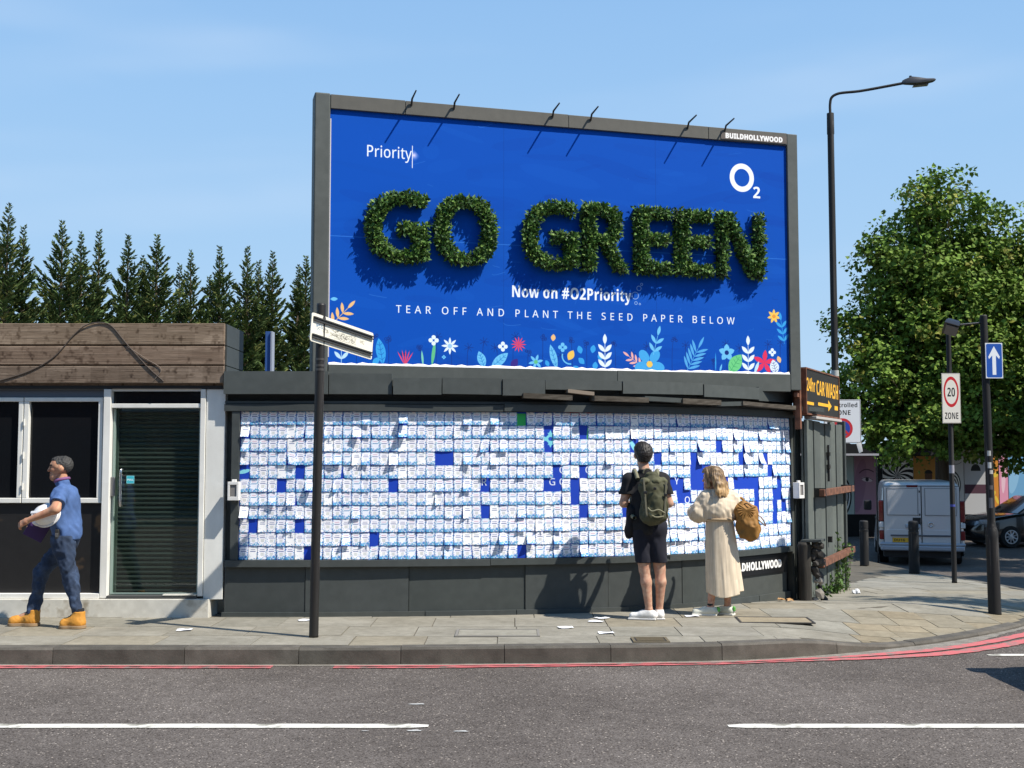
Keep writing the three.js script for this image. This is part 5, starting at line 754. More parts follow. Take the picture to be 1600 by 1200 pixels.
function planeTree(x, D, trunkH, lobes, nClump, perClump, leafL, label) {
  const T = thing('plane_tree', label, 'tree', [x, gy(D), -D]), pos = [], col = [], wood = [];
  const vol = lobes.map((l) => l[3] * l[4] * l[5]), tot = vol.reduce((a, b) => a + b, 0);
  const top = V(0, trunkH, 0); wood.push(limb([0, -.1, 0], [0, trunkH, 0], .24, .19, 10));
  const forks = lobes.map((l) => { const c = V(l[0], l[1], l[2]), m = top.clone().lerp(c, .6).add(V(0, -.25, 0)); wood.push(limb(top.toArray(), m.toArray(), .13, .07, 7), limb(m.toArray(), c.toArray(), .07, .03, 6)); return m; });
  for (let k = 0; k < nClump; k++) {
    let q = R() * tot, li = 0; while (li < lobes.length - 1 && q > vol[li]) q -= vol[li++];
    const l = lobes[li], d = rndDir(), rad = Math.pow(R(), .38) * rr(.82, 1.1), c = V(l[0] + d.x * l[3] * rad, l[1] + d.y * l[4] * rad, l[2] + d.z * l[5] * rad), cr = rr(.22, .5);
    if (k % 3 === 0) { const f = forks[li], s = f.clone().lerp(c, .5).add(V(rr(-.2, .2), rr(-.15, .2), rr(-.2, .2))); wood.push(limb(f.toArray(), s.toArray(), .028, .018, 4), limb(s.toArray(), c.toArray(), .018, .006, 4)); }
    const f0 = rr(.75, 1.25), yel = R() < .08;
    for (let j = 0; j < perClump; j++) {
      const e = rndDir().multiplyScalar(cr * Math.cbrt(R())); e.y *= .75; const p = c.clone().add(e), dir = rndDir().add(V(e.x * 1.2, -.35, e.z * 1.2)).normalize(), nor = rndDir().multiplyScalar(.75).add(V(0, 1, 0).addScaledVector(d, .5)); nor.addScaledVector(dir, -nor.dot(dir)).normalize();
      const f = f0 * rr(.75, 1.3), cc = yel && R() < .7 ? [.25 * f, .26 * f, .055 * f] : [.135 * f, .215 * f, .034 * f], L = leafL * rr(.65, 1.25);
      pushLeaf(pos, col, p, dir, nor, L, L * .46, cc, .18);
    }
  }
  part('crown', rawGeo(pos, null, null, col), planeLeaf, T); part('trunk', wood, barkMat, T);
}
planeTree(12.6, 33.8, 3.0, [[-.1, 5.2, .6, 2.6, 2.4, 2.2], [-.3, 7.8, .2, 2.2, 2.0, 1.8], [.1, 9.75, 0, 1.5, 1.45, 1.3], [1.5, 8.3, 0, 1.7, 1.7, 1.5], [-1.1, 8.2, .2, 1.3, 1.4, 1.3], [2.7, 7.6, .2, 1.5, 1.6, 1.5], [-1.9, 4.4, 1.0, 1.7, 1.7, 1.6], [-2.3, 6.3, .4, 1.1, 1.1, 1.2], [1.9, 6.6, .2, 1.7, 2.2, 1.7], [2.2, 4.2, .6, 1.8, 1.5, 1.7], [0, 3.5, 1.2, 2.4, 1.0, 1.8], [-1.6, 3.1, 1.6, 1.7, .7, 1.2], [1.8, 3.0, 1.6, 2.0, .75, 1.3], [.2, 6.4, .8, 2.4, 1.8, 1.6]], 2500, 34, .14, 'broad leafy plane tree rising behind the silver van');
planeTree(16.6, 29.5, 3.2, [[-.2, 5.0, 0, 2.4, 2.0, 2.2], [0, 7.2, 0, 1.9, 1.7, 1.9], [-1.9, 4.2, .3, 1.6, 1.4, 1.5], [-1.6, 6.2, .2, 1.5, 1.5, 1.5], [1.8, 5.5, 0, 1.8, 1.7, 1.8], [-1.2, 3.1, .6, 1.9, .7, 1.4]], 760, 32, .17, 'second plane tree reaching in from the right edge');
planeTree(14.3, 11.6, 5.0, [[-.6, 8.4, .2, 2.0, 1.3, .7], [-1.9, 9.6, .3, 1.3, 1.0, .45], [1.0, 7.6, -.3, 1.5, 1.2, .7]], 150, 24, .22, 'plane tree standing off to the right across the side street');
planeTree(14.7, 18.8, 3.4, [[-.2, 7.0, 0, 2.6, 1.7, 2.4], [.2, 8.8, .4, 1.7, 1.3, 1.6], [-1.0, 5.8, -1.2, 1.6, 1.1, 1.5]], 330, 26, .22, 'plane tree on the far pavement, nearer one, shading the side street');
planeTree(15.3, 25.2, 3.4, [[-.2, 7.2, 0, 2.5, 1.8, 2.6], [.2, 9.0, 0, 1.7, 1.3, 1.7]], 300, 26, .22, 'plane tree on the far pavement, farther one, shading the van');
// ---------------------------------------------------------------- people: distance fields meshed by surface nets
function netMesh(f, lo, hi, h) {
  const nx = Math.ceil((hi[0] - lo[0]) / h) + 1, ny = Math.ceil((hi[1] - lo[1]) / h) + 1, nz = Math.ceil((hi[2] - lo[2]) / h) + 1, F = new Float32Array(nx * ny * nz), id = (i, j, k) => (k * ny + j) * nx + i;
  for (let k = 0; k < nz; k++) for (let j = 0; j < ny; j++) for (let i = 0; i < nx; i++) F[id(i, j, k)] = f(lo[0] + i * h, lo[1] + j * h, lo[2] + k * h);
  const vi = new Int32Array(nx * ny * nz).fill(-1), pos = [], idx = [];
  for (let k = 0; k < nz - 1; k++) for (let j = 0; j < ny - 1; j++) for (let i = 0; i < nx - 1; i++) {
    let m = 0, sx = 0, sy = 0, sz = 0, n = 0; const c = [];
    for (let q = 0; q < 8; q++) { const v = F[id(i + (q & 1), j + ((q >> 1) & 1), k + (q >> 2))]; c.push(v); if (v < 0) m |= 1 << q; }
    if (m === 0 || m === 255) continue;
    for (let a = 0; a < 8; a++) for (const ax of [1, 2, 4]) { const b = a | ax; if (b === a) continue; if ((c[a] < 0) !== (c[b] < 0)) { const t = c[a] / (c[a] - c[b]); sx += (a & 1) + (ax === 1 ? t : 0); sy += ((a >> 1) & 1) + (ax === 2 ? t : 0); sz += (a >> 2) + (ax === 4 ? t : 0); n++; } }
    vi[id(i, j, k)] = pos.length / 3; pos.push(lo[0] + (i + sx / n) * h, lo[1] + (j + sy / n) * h, lo[2] + (k + sz / n) * h);
  }
  const quad = (a, b, c, d, fl) => { if (a < 0 || b < 0 || c < 0 || d < 0) return; fl ? idx.push(a, b, c, a, c, d) : idx.push(a, c, b, a, d, c); };
  for (let k = 1; k < nz - 1; k++) for (let j = 1; j < ny - 1; j++) for (let i = 1; i < nx - 1; i++) {
    const s = F[id(i, j, k)] < 0;
    if (s !== F[id(i + 1, j, k)] < 0) quad(vi[id(i, j - 1, k - 1)], vi[id(i, j, k - 1)], vi[id(i, j, k)], vi[id(i, j - 1, k)], s);
    if (s !== F[id(i, j + 1, k)] < 0) quad(vi[id(i - 1, j, k - 1)], vi[id(i - 1, j, k)], vi[id(i, j, k)], vi[id(i, j, k - 1)], s);
    if (s !== F[id(i, j, k + 1)] < 0) quad(vi[id(i - 1, j - 1, k)], vi[id(i, j - 1, k)], vi[id(i, j, k)], vi[id(i - 1, j, k)], s);
  }
  const g = rawGeo(pos, idx), e = h * .5, nn = g.attributes.normal, pp = g.attributes.position, v = V(0, 0, 0);
  for (let i = 0; i < pp.count; i++) { const x = pp.getX(i), y = pp.getY(i), z = pp.getZ(i); v.set(f(x + e, y, z) - f(x - e, y, z), f(x, y + e, z) - f(x, y - e, z), f(x, y, z + e) - f(x, y, z - e)).normalize(); nn.setXYZ(i, v.x, v.y, v.z); }
  return g;
}
const smin = (a, b, k) => { const h = Math.max(k - Math.abs(a - b), 0) / k; return Math.min(a, b) - h * h * k * .25; };
// capsule a→b with radii, optional scale of x,y,z about a
const Cap = (a, b, ra, rb = ra, sc) => (x, y, z) => {
  let px = x - a[0], py = y - a[1], pz = z - a[2], bx = b[0] - a[0], by = b[1] - a[1], bz = b[2] - a[2];
  if (sc) { px /= sc[0]; py /= sc[1]; pz /= sc[2]; bx /= sc[0]; by /= sc[1]; bz /= sc[2]; }
  const t = clamp((px * bx + py * by + pz * bz) / (bx * bx + by * by + bz * bz + 1e-9)); const d = Math.hypot(px - bx * t, py - by * t, pz - bz * t) - (ra + (rb - ra) * t); return sc ? d * Math.min(sc[0], sc[1], sc[2]) : d;
};
const Ell = (c, r) => (x, y, z) => { const a = (x - c[0]) / r[0], b = (y - c[1]) / r[1], d = (z - c[2]) / r[2], k0 = Math.hypot(a, b, d), k1 = Math.hypot(a / r[0], b / r[1], d / r[2]); return k1 < 1e-6 ? -Math.min(...r) : k0 * (k0 - 1) / k1; };
const Uni = (list, k) => (x, y, z) => { let d = 1e9; for (const f of list) d = d > 1e8 ? f(x, y, z) : smin(d, f(x, y, z), k); return d; };
const fold = (f, amp, fr, s) => (x, y, z) => { const d = f(x, y, z); return d > .08 ? d : d - amp * (vn(x * fr + 40, y * fr * .7 + z * fr + 40, 512, s) + .5 * vn(x * fr * 2.3 + 90, y * fr * 1.6 - z * fr * 2 + 90, 512, s + 3) - .75); };
const cutBelow = (f, y0) => (x, y, z) => Math.max(f(x, y, z), y0 - y), cutAbove = (f, y1) => (x, y, z) => Math.max(f(x, y, z), y - y1);
const cutPlane = (f, p, n) => (x, y, z) => Math.max(f(x, y, z), (x - p[0]) * n[0] + (y - p[1]) * n[1] + (z - p[2]) * n[2]);
const mix3 = (a, b, t) => [lerp(a[0], b[0], t), lerp(a[1], b[1], t), lerp(a[2], b[2], t)];
function paintGeo(g, fn) { const p = g.attributes.position, c = new Float32Array(p.count * 3); for (let i = 0; i < p.count; i++) c.set(fn(p.getX(i), p.getY(i), p.getZ(i)), i * 3); g.setAttribute('color', new THREE.BufferAttribute(c, 3)); return g; }
// a hand: wrist, finger direction, palm normal, thumb side, curl
function handField(w, d, n, curl, thumb = 1) {
  const D = V(...d).normalize(), N = V(...n).addScaledVector(D, -V(...n).dot(D)).normalize(), S = V().crossVectors(D, N).multiplyScalar(thumb), W = V(...w), pt = (a, b, c) => W.clone().addScaledVector(D, a).addScaledVector(S, b).addScaledVector(N, c).toArray(), L = [Cap(pt(-.03, 0, 0), pt(.02, 0, 0), .026, .026)];
  for (const b of [-.026, -.009, .009, .026]) L.push(Cap(pt(.015, b * .6, 0), pt(.078, b, 0), .016, .013));
  const palm = Uni(L, .02), fl = [[.028, .074], [.0095, .082], [-.0095, .076], [-.027, .06]].map(([b, len]) => { let p = W.clone().addScaledVector(D, .08).addScaledVector(S, b), a = curl * .35; const segs = []; for (const q of [.45, .32, .25]) { const e = p.clone().addScaledVector(D, Math.cos(a) * len * q).addScaledVector(N, Math.sin(a) * len * q); segs.push(Cap(p.toArray(), e.toArray(), .0095, .0085)); p = e; a += curl * .75; } return Uni(segs, .004); });
  const t0 = pt(.02, .03, .004), t1 = pt(.052, .056, .016 + .012 * curl), t2 = pt(.082, .06, .026 + .02 * curl);
  return Uni([palm, Uni([Cap(t0, t1, .014, .011), Cap(t1, t2, .011, .009)], .006), ...fl], .006);
}
function headField(c, fwd, s = 1) { // c: centre, fwd: unit facing direction in xz
  const R3 = [-fwd[2], 0, fwd[0]], P = (f, u, r) => [c[0] + (fwd[0] * f + R3[0] * r) * s, c[1] + u * s, c[2] + (fwd[2] * f + R3[2] * r) * s];
  const skull = Uni([Cap(P(-.03, .035, 0), P(.015, .035, 0), .082 * s, .078 * s), Cap(P(.01, .0, 0), P(.045, -.075, 0), .066 * s, .042 * s), Cap(P(.055, -.09, 0), P(.062, -.095, 0), .027 * s, .026 * s)], .05 * s);
  const f = Uni([skull, Cap(P(.088, .02, 0), P(.108, -.02, 0), .011 * s, .015 * s), Cap(P(.08, .035, .025), P(.08, .035, -.025), .015 * s), Cap(P(.086, -.052, .014), P(.086, -.052, -.014), .011 * s), Cap(P(.07, -.012, .045), P(.062, -.014, .052), .014 * s), Cap(P(.07, -.012, -.045), P(.062, -.014, -.052), .014 * s)], .016 * s);
  const ears = Uni([Ell(P(-.012, -.005, .078), [.02 * s + .012 * Math.abs(fwd[0]), .033 * s, .02 * s]), Ell(P(-.012, -.005, -.078), [.02 * s + .012 * Math.abs(fwd[0]), .033 * s, .02 * s])], .001);
  const eyes = [P(.086, .008, .032), P(.086, .008, -.032)], e = eyes.map((q) => Ell(q, [.014 * s, .009 * s, .014 * s]));
  return { f: (x, y, z) => Math.max(smin(f(x, y, z), ears(x, y, z), .01), -Math.min(e[0](x, y, z), e[1](x, y, z)) - .004), P, eyes, c };
}
const skinTone = (h, base) => (x, y, z) => { const nz = .84 + .3 * vn(x * 60 + 50, y * 60 + z * 50 + 50, 512, 14); let c = [base[0] * nz, base[1] * nz * nz, base[2] * nz * nz]; if (h) { for (const e of h.eyes) { const d = Math.hypot(x - e[0], (y - e[1]) * 1.4, z - e[2]); if (d < .014) c = [.09, .06, .05]; else if (Math.hypot(x - e[0], z - e[2]) < .03 && y > e[1] + .016 && y < e[1] + .03) c = [.07, .05, .04]; } const m = h.P(.09, -.052, 0); if (Math.hypot(x - m[0], z - m[2]) < .03 && Math.abs(y - m[1]) < .008) c = [base[0] * .75, base[1] * .5, base[2] * .5]; } return c; };
const clothTex = (r, g, b, s) => tex(256, (u, v, i, j) => { const c = fbm(u, v, 6, 4, s), w = hash(i, j, s) - .5, k = (c - .5) * .22 + w * .14; return [r * (1 + k), g * (1 + k), b * (1 + k)]; }, true, 3);
const skinMat = new THREE.MeshPhysicalMaterial({ vertexColors: true, roughness: .6, specularIntensity: .3 });
const bbox = (pts, m) => { const lo = [1e9, 1e9, 1e9], hi = [-1e9, -1e9, -1e9]; for (const p of pts) for (let k = 0; k < 3; k++) { lo[k] = Math.min(lo[k], p[k] - m); hi[k] = Math.max(hi[k], p[k] + m); } return [lo, hi]; };
const cloth = (name, f, lo, hi, h, mat, parent) => part(name, muv(netMesh(f, lo, hi, h)), mat, parent);

// ---- man walking left with a hard hat (faces -x, camera at +z)
{
  const M = thing('person', 'person in a blue polo shirt, jeans and tan boots striding left past the shop', 'person', [-4.75, .15, -11.86]);
  const X = (p) => (p - 75) / 151, Y = (p) => (979 - p) / 151;
  const hipL = [X(103), Y(848), .08], hipR = [X(103), Y(848), -.08], kneeF = [X(63), Y(895), -.07], ankF = [X(53), Y(958), -.06], kneeB = [X(116), Y(900), .09], ankB = [X(132), Y(957), .11];
  const chest = [X(100), Y(785), 0], belly = [X(102), Y(825), 0], neck = [X(95), Y(757), 0], shL = [X(101), Y(774), .155], elL = [X(104), Y(797), .3], wrL = [X(62), Y(814), .29], shR = [X(97), Y(774), -.155], elR = [X(92), Y(802), -.22], wrR = [X(60), Y(826), -.06];
  const hc = [X(92), Y(736), .0], fw = [-.97, 0, .24], H = headField(hc, fw, 1.02);
  const thighF = Cap(hipR, kneeF, .075, .042), calfF = Cap(kneeF, ankF, .042, .034), thighB = Cap(hipL, kneeB, .075, .042), calfB = Cap(kneeB, ankB, .042, .034);
  const torso = Uni([Cap(chest, belly, .12, .115, [1, 1, 1.18]), Cap(belly, [X(102), Y(845), 0], .11, .09, [1, 1, 1.2]), Cap([X(100), Y(774), -.12], [X(102), Y(774), .12], .058)], .07);
  const armL = Uni([Cap(shL, elL, .056, .046), Cap(elL, wrL, .046, .029)], .03), armR = Uni([Cap(shR, elR, .055, .045), Cap(elR, wrR, .044, .029)], .03);
  const body = Uni([torso, Cap(neck, [hc[0] + .015, hc[1] - .06, 0], .058, .055), armL, armR, thighF, calfF, thighB, calfB, Cap(ankF, [X(20), Y(972), -.07], .04, .035), Cap(ankB, [X(112), Y(972), .1], .034, .03)], .025);
  const hl = handField(wrL, [-.86, -.42, -.15], [-.1, -.6, -.75], .9, -1), hr = handField(wrR, [-.9, -.3, .1], [0, .2, 1], 1.1, 1);
  const skin = skinTone(H, [.5, .265, .165]);
  const geo = merge([paintGeo(netMesh(body, [-.5, -.02, -.38], [.5, 1.56, .4], .014), skin), paintGeo(netMesh(H.f, [hc[0] - .15, hc[1] - .14, -.14], [hc[0] + .14, hc[1] + .14, .14], .0045), skin), paintGeo(netMesh(hl, [wrL[0] - .22, wrL[1] - .16, wrL[2] - .14], [wrL[0] + .06, wrL[1] + .08, wrL[2] + .1], .004), skin), paintGeo(netMesh(hr, [wrR[0] - .22, wrR[1] - .14, wrR[2] - .1], [wrR[0] + .06, wrR[1] + .1, wrR[2] + .14], .004), skin)]);
  part('body', geo, skinMat, M);
  const hairF = (x, y, z) => { const d = Uni([Cap(H.P(-.034, .038, 0), H.P(.018, .042, 0), .0865, .079)], .02)(x, y, z) - .008 * vn(x * 120 + 50, y * 120 + z * 90 + 50, 512, 3); const rel = (x - hc[0]) * fw[0] + (z - hc[2]) * fw[2]; return Math.max(d, -(y - hc[1] - (rel > .04 ? .088 : rel > -.005 ? lerp(-.03, .086, (rel + .005) / .045) : -.06) - .016 * (vn(x * 70 + 30, z * 70 + y * 40 + 30, 512, 4) - .5))); };
  part('hair', paintGeo(netMesh(hairF, [hc[0] - .14, hc[1] - .09, -.13], [hc[0] + .15, hc[1] + .17, .13], .005), (x, y, z) => { const g = vn(x * 150 + 9, y * 150 + z * 110 + 60, 512, 8), b = y > hc[1] + .085 ? .008 : .022; return [b + .045 * g, b + .042 * g, b + .038 * g]; }), std(0xffffff, .75, { vertexColors: true }), M);
  const shirt = fold(Uni([Cap(chest, belly, .142, .14, [1, 1, 1.17]), Cap(belly, [X(105), Y(838), 0], .14, .142, [1, 1, 1.18]), Cap([X(100), Y(773), -.125], [X(102), Y(773), .125], .07), cutPlane(Cap(shL, elL, .075, .074), mix3(shL, elL, .62), V(...elL).sub(V(...shL)).normalize().toArray()), cutPlane(Cap(shR, elR, .073, .072), mix3(shR, elR, .62), V(...elR).sub(V(...shR)).normalize().toArray()), Cap(neck, [X(95), Y(753), 0], .072, .066)], .03), .024, 12, 5);
  const sc = (x, y, z) => { return Math.max(shirt(x, y, z), Y(845) - y, y - Y(751)); };
  cloth('polo_shirt', sc, [-.25, Y(849), -.36], [.45, Y(748), .4], .011, std(0xffffff, .85, { map: clothTex(70, 98, 146, 200) }), M);
  part('collar', xf(new THREE.TorusGeometry(.066, .017, 8, 22), neck[0] + .002, Y(754), 0, Math.PI / 2 - .05, .28, 0), std(lin(.2, .08, .2), .8), M);
  const jeans = fold(Uni([Cap(hipR, kneeF, .106, .074), Cap(kneeF, [ankF[0], ankF[1] + .0, ankF[2]], .072, .056), Cap(hipL, kneeB, .106, .074), Cap(kneeB, ankB, .072, .056), Cap([X(104), Y(840), -.05], [X(104), Y(840), .05], .122, .122, [1, 1, 1])], .045), .03, 15, 9);
  const jc = (x, y, z) => Math.max(jeans(x, y, z), y - Y(838), Y(960) - y);
  cloth('jeans', jc, [-.35, Y(962), -.25], [.5, Y(834), .28], .011, std(0xffffff, .9, { map: tex(256, (u, v, i, j) => { const c = fbm(u, v, 7, 4, 210), w = hash(i, j, 2), k = clamp((c - .45) * 3); return [lerp(30, 48, k) + 14 * w, lerp(44, 66, k) + 14 * w, lerp(66, 94, k) + 14 * w]; }, true, 2.4) }), M);
  const tan = std(0xffffff, .7, { map: clothTex(198, 138, 52, 220) }), sole = std(lin(.3, .2, .11), .9), lace = std(lin(.06, .045, .03), .8);
  const boot = (a, heel, toe, y0) => {
    const z = a[2], up = Uni([Cap([a[0] + .004, y0 + .2, z], [a[0] + .006, y0 + .07, z], .06, .058), Cap([heel - .03, y0 + .055, z], [a[0] - .03, y0 + .065, z], .052, .056), Cap([a[0] - .02, y0 + .085, z], [toe + .075, y0 + .05, z], .052, .046), Cap([toe + .075, y0 + .05, z - .008], [toe + .055, y0 + .047, z + .008], .05, .047)], .045), lo = [toe - .04, y0 - .01, z - .1], hi = [heel + .1, y0 + .2, z + .1];
    const b = cloth('boot', fold((x, y, zz) => Math.max(up(x, y, zz), y - (y0 + .17), y0 + .03 - y), .006, 26, 7), lo, hi, .007, tan, M);
    part('sole', muv(netMesh((x, y, zz) => Math.max(up(x, Math.max(y, y0 + .045), zz) - .006, y - y0 - .034, y0 + .003 - y), lo, hi, .007)), sole, b);
    for (let k = 0; k < 4; k++) part('lace', xf(new THREE.TorusGeometry(.034, .005, 6, 12, 3.1), a[0] - .03 - k * .022, y0 + .135 - k * .016, z, 0, Math.PI / 2, 0), lace, b);
    part('sock', cyl(.05, .05, .05, a[0] + .004, y0 + .15, z, 16), std(lin(.02, .02, .022), .9), b);
  };
  boot(ankF, X(54), X(14), 0.0); boot(ankB, X(138), X(103), .0);
  // hard hat under the arm, folder and radio
  const hat = thing('hard_hat', 'white hard hat held under the arm of the man walking left', 'hard hat', [-4.75 + X(83), .15 + Y(807), -11.86 + .165]); hat.rotation.set(1.25, .0, .25);
  const wm = new THREE.MeshPhysicalMaterial({ color: lin(.8, .8, .8), roughness: .3, clearcoat: .4 });
  part('shell', (() => { const g = new THREE.SphereGeometry(.125, 30, 16, 0, 6.283, 0, 1.62); g.scale(1.12, 1.0, .88); return g; })(), wm, hat); part('brim', (() => { const g = new THREE.TorusGeometry(.128, .012, 8, 36); g.rotateX(Math.PI / 2); g.scale(1.14, .8, .92); return g; })(), wm, hat); part('peak', (() => { const g = new THREE.CylinderGeometry(.1, .11, .012, 24, 1, false, 3.4, 2.6); g.scale(1.2, 1, 1); return g.translate(-.06, -.004, 0); })(), wm, hat); part('ridge', xf(rbox(.2, .016, .03, .007, 0, .121, 0), 0, 0, 0), wm, hat);
  const fo = thing('folder', 'dark purple folder carried in front by the man walking left', 'folder', [-4.75 + X(60), .15 + Y(828), -11.86 + .0]); fo.rotation.set(.1, .35, -.55); part('cover', rbox(.2, .24, .012, .004, 0, 0, 0), std(lin(.05, .02, .11), .6), fo); part('pages', box(.19, .232, .006, -.004, 0, -.009), std(lin(.6, .6, .58), .8), fo);
  const rd = thing('belt_radio', 'small black radio clipped at the waist of the man walking left', 'radio', [-4.75 + X(100), .15 + Y(836), -11.86 + .172]); part('casing', rbox(.042, .1, .03, .008, 0, 0, 0), std(lin(.03, .03, .03), .5), rd); part('grille', [0, 1, 2, 3].map((k) => box(.028, .004, .004, 0, .01 - k * .011, .017)), std(lin(.25, .25, .25), .5), rd); part('antenna', limb([-.012, .05, 0], [-.012, .1, 0], .005, .004, 6), blackPaint, rd);
}
// ---- man seen from behind with a rucksack (faces -z)
{
  const ox = 1.45, oz = -12.4, M = thing('person', 'person in black T-shirt and navy shorts with a rucksack, seen from behind reading the sheets', 'person', [ox, .15, oz]);
  const X = (p) => (p - 1012) / 146, Y = (p) => (970 - p) / 146;
  const hipL = [X(1003), Y(842), 0], hipR = [X(1026), Y(842), 0], knL = [X(1007), Y(893), .0], anL = [X(1013), Y(955), .03], knR = [X(1031), Y(893), -.02], anR = [X(1030), Y(955), -.03];
  const hc = [X(1006.5), Y(715), -.06], H = headField(hc, [-.12, 0, -.99], 1.04), neck = [X(1008), Y(741), -.01];
  const shL = [X(984), Y(753), .0], elL = [X(975), Y(790), .0], wrL = [X(986), Y(795), -.22], shR = [X(1035), Y(753), .0], elR = [X(1046), Y(790), .0], wrR = [X(1034), Y(795), -.22];
  const legs = Uni([Cap(hipL, knL, .092, .062), Cap(knL, [X(1009), Y(912), .02], .056, .058), Cap([X(1009), Y(912), .02], anL, .057, .036), Cap(hipR, knR, .092, .062), Cap(knR, [X(1032), Y(912), .0], .056, .058), Cap([X(1032), Y(912), .0], anR, .057, .036), Cap(anL, [anL[0] - .08, .04, -.02], .036, .03), Cap(anR, [anR[0], .04, -.12], .036, .03)], .02);
  const torso = Uni([Cap([X(1010), Y(768), -.02], [X(1012), Y(830), 0], .125, .125, [1.25, 1, .9]), Cap(shL, shR, .055, .055)], .06), arms = Uni([Cap(shL, elL, .055, .046), Cap(elL, wrL, .045, .03), Cap(shR, elR, .055, .046), Cap(elR, wrR, .045, .03)], .02);
  const body = Uni([legs, torso, arms, Cap(neck, [hc[0], hc[1] - .06, hc[2] + .02], .06, .056)], .02), skin = skinTone(H, [.5, .29, .2]);
  const h1 = handField(wrL, [.35, .25, -.9], [.9, 0, .2], .8, 1), h2 = handField(wrR, [-.35, .25, -.9], [-.9, 0, .2], .8, -1);
  part('body', merge([paintGeo(netMesh(body, [-.42, -.02, -.4], [.42, 1.72, .24], .014), skin), paintGeo(netMesh(H.f, [hc[0] - .14, hc[1] - .15, hc[2] - .16], [hc[0] + .14, hc[1] + .15, hc[2] + .16], .005), skin), paintGeo(netMesh(h1, [wrL[0] - .12, wrL[1] - .12, wrL[2] - .22], [wrL[0] + .2, wrL[1] + .14, wrL[2] + .06], .005), skin), paintGeo(netMesh(h2, [wrR[0] - .2, wrR[1] - .12, wrR[2] - .22], [wrR[0] + .12, wrR[1] + .14, wrR[2] + .06], .005), skin)]), skinMat, M);
  const hairF = (x, y, z) => { const d = Uni([Cap(H.P(-.03, .04, 0), H.P(.03, .06, 0), .098, .086), Cap(H.P(-.06, -.0, 0), H.P(-.055, -.04, 0), .07, .062)], .04)(x, y, z) - .007 * vn(x * 100 + 50, y * 100 + z * 90 + 50, 512, 3); const rel = -(z - hc[2]); return Math.max(d, -(y - hc[1] - (rel > .03 ? .07 : rel > -.02 ? .01 : -.075))); };
  part('hair', paintGeo(netMesh(hairF, [hc[0] - .15, hc[1] - .12, hc[2] - .16], [hc[0] + .15, hc[1] + .18, hc[2] + .17], .006), (x, y, z) => { const g = vn(x * 150 + 9, y * 150 + z * 110 + 60, 512, 8); return [.008 + .014 * g, .006 + .01 * g, .005 + .007 * g]; }), std(0xffffff, .6, { vertexColors: true }), M);
  const tee = fold(Uni([Cap([X(1010), Y(768), -.02], [X(1010), Y(826), 0], .14, .145, [1.25, 1, .95]), Cap(shL, shR, .07, .07), Cap(shL, elL, .075, .072), Cap(shR, elR, .075, .072), Cap(neck, [neck[0], neck[1] + .03, -.03], .075, .07)], .045), .02, 10, 15);
  const tc = (x, y, z) => { let d = Math.max(tee(x, y, z), Y(838) - y, y - Y(737)); if (Math.abs(x) > .17) d = Math.max(d, Y(776) - y); return d; };
  cloth('t_shirt', tc, [-.42, Y(842), -.25], [.42, Y(733), .25], .012, std(0xffffff, .9, { map: clothTex(24, 24, 27, 230) }), M);
  const shorts = fold(Uni([Cap([X(1003), Y(838), 0], [X(1006), Y(884), .0], .108, .092), Cap([X(1025), Y(838), 0], [X(1030), Y(884), -.01], .108, .092), Cap([X(1005), Y(828), 0], [X(1024), Y(828), 0], .125, .125, [1, 1, 1])], .035), .018, 10, 25);
  cloth('shorts', (x, y, z) => Math.max(shorts(x, y, z), Y(882) - y, y - Y(815)), [-.3, Y(885), -.2], [.32, Y(812), .2], .011, std(0xffffff, .9, { map: clothTex(22, 24, 38, 240) }), M);
  cloth('tied_jacket', fold(Uni([Cap([X(988), Y(800), .0], [X(984), Y(832), .0], .06, .05, [1, 1, 1.4]), Cap([X(984), Y(832), .0], [X(983), Y(840), .0], .045, .04)], .03), .014, 14, 35), [-.3, Y(852), -.14], [-.05, Y(785), .14], .011, std(0xffffff, .9, { map: clothTex(20, 20, 24, 236) }), M);
  const shoeM = std(0xffffff, .6, { map: clothTex(226, 224, 220, 250) }), shoe = (a, dx, dz) => { const f = Uni([Cap([a[0] - dx * .25, .05, a[2] - dz * .25], [a[0] + dx, .04, a[2] + dz], .048, .038), Cap([a[0], .09, a[2]], [a[0] + dx * .4, .06, a[2] + dz * .4], .046, .042)], .03), s = cloth('shoe', (x, y, z) => Math.max(f(x, y, z), y - .105, .012 - y), [Math.min(a[0], a[0] + dx) - .1, 0, Math.min(a[2], a[2] + dz) - .1], [Math.max(a[0], a[0] + dx) + .1, .14, Math.max(a[2], a[2] + dz) + .1], .007, shoeM, M); part('sole', rbox(.3, .022, .095, .01, 0, 0, 0).applyMatrix4(new THREE.Matrix4().makeRotationY(Math.atan2(-dz, dx))).translate(a[0] + dx * .42, .011, a[2] + dz * .42), std(lin(.6, .59, .57), .8), s); };
  shoe(anL, -.17, -.04); shoe(anR, -.01, -.16);
  const BP = thing('rucksack', 'olive green rucksack on the back of the man at the posters', 'rucksack', [ox, .15, oz]);
  const olive = std(0xffffff, .85, { map: clothTex(72, 72, 50, 260) }), bx = X(1018);
  const bag = fold(Uni([Cap([bx, Y(808), .2], [bx, Y(768), .205], .105, .11, [1.38, 1, .95]), Cap([bx - .01, Y(762), .2], [bx - .015, Y(748), .18], .1, .062, [1.3, 1, .9]), Cap([bx, Y(806), .27], [bx, Y(782), .275], .075, .07, [1.4, 1, .8])], .05), .028, 12, 45);
  const bm = cloth('sack', (x, y, z) => Math.max(bag(x, y, z), .105 - z), [-.25, Y(832), .08], [.36, Y(736), .42], .01, olive, BP);
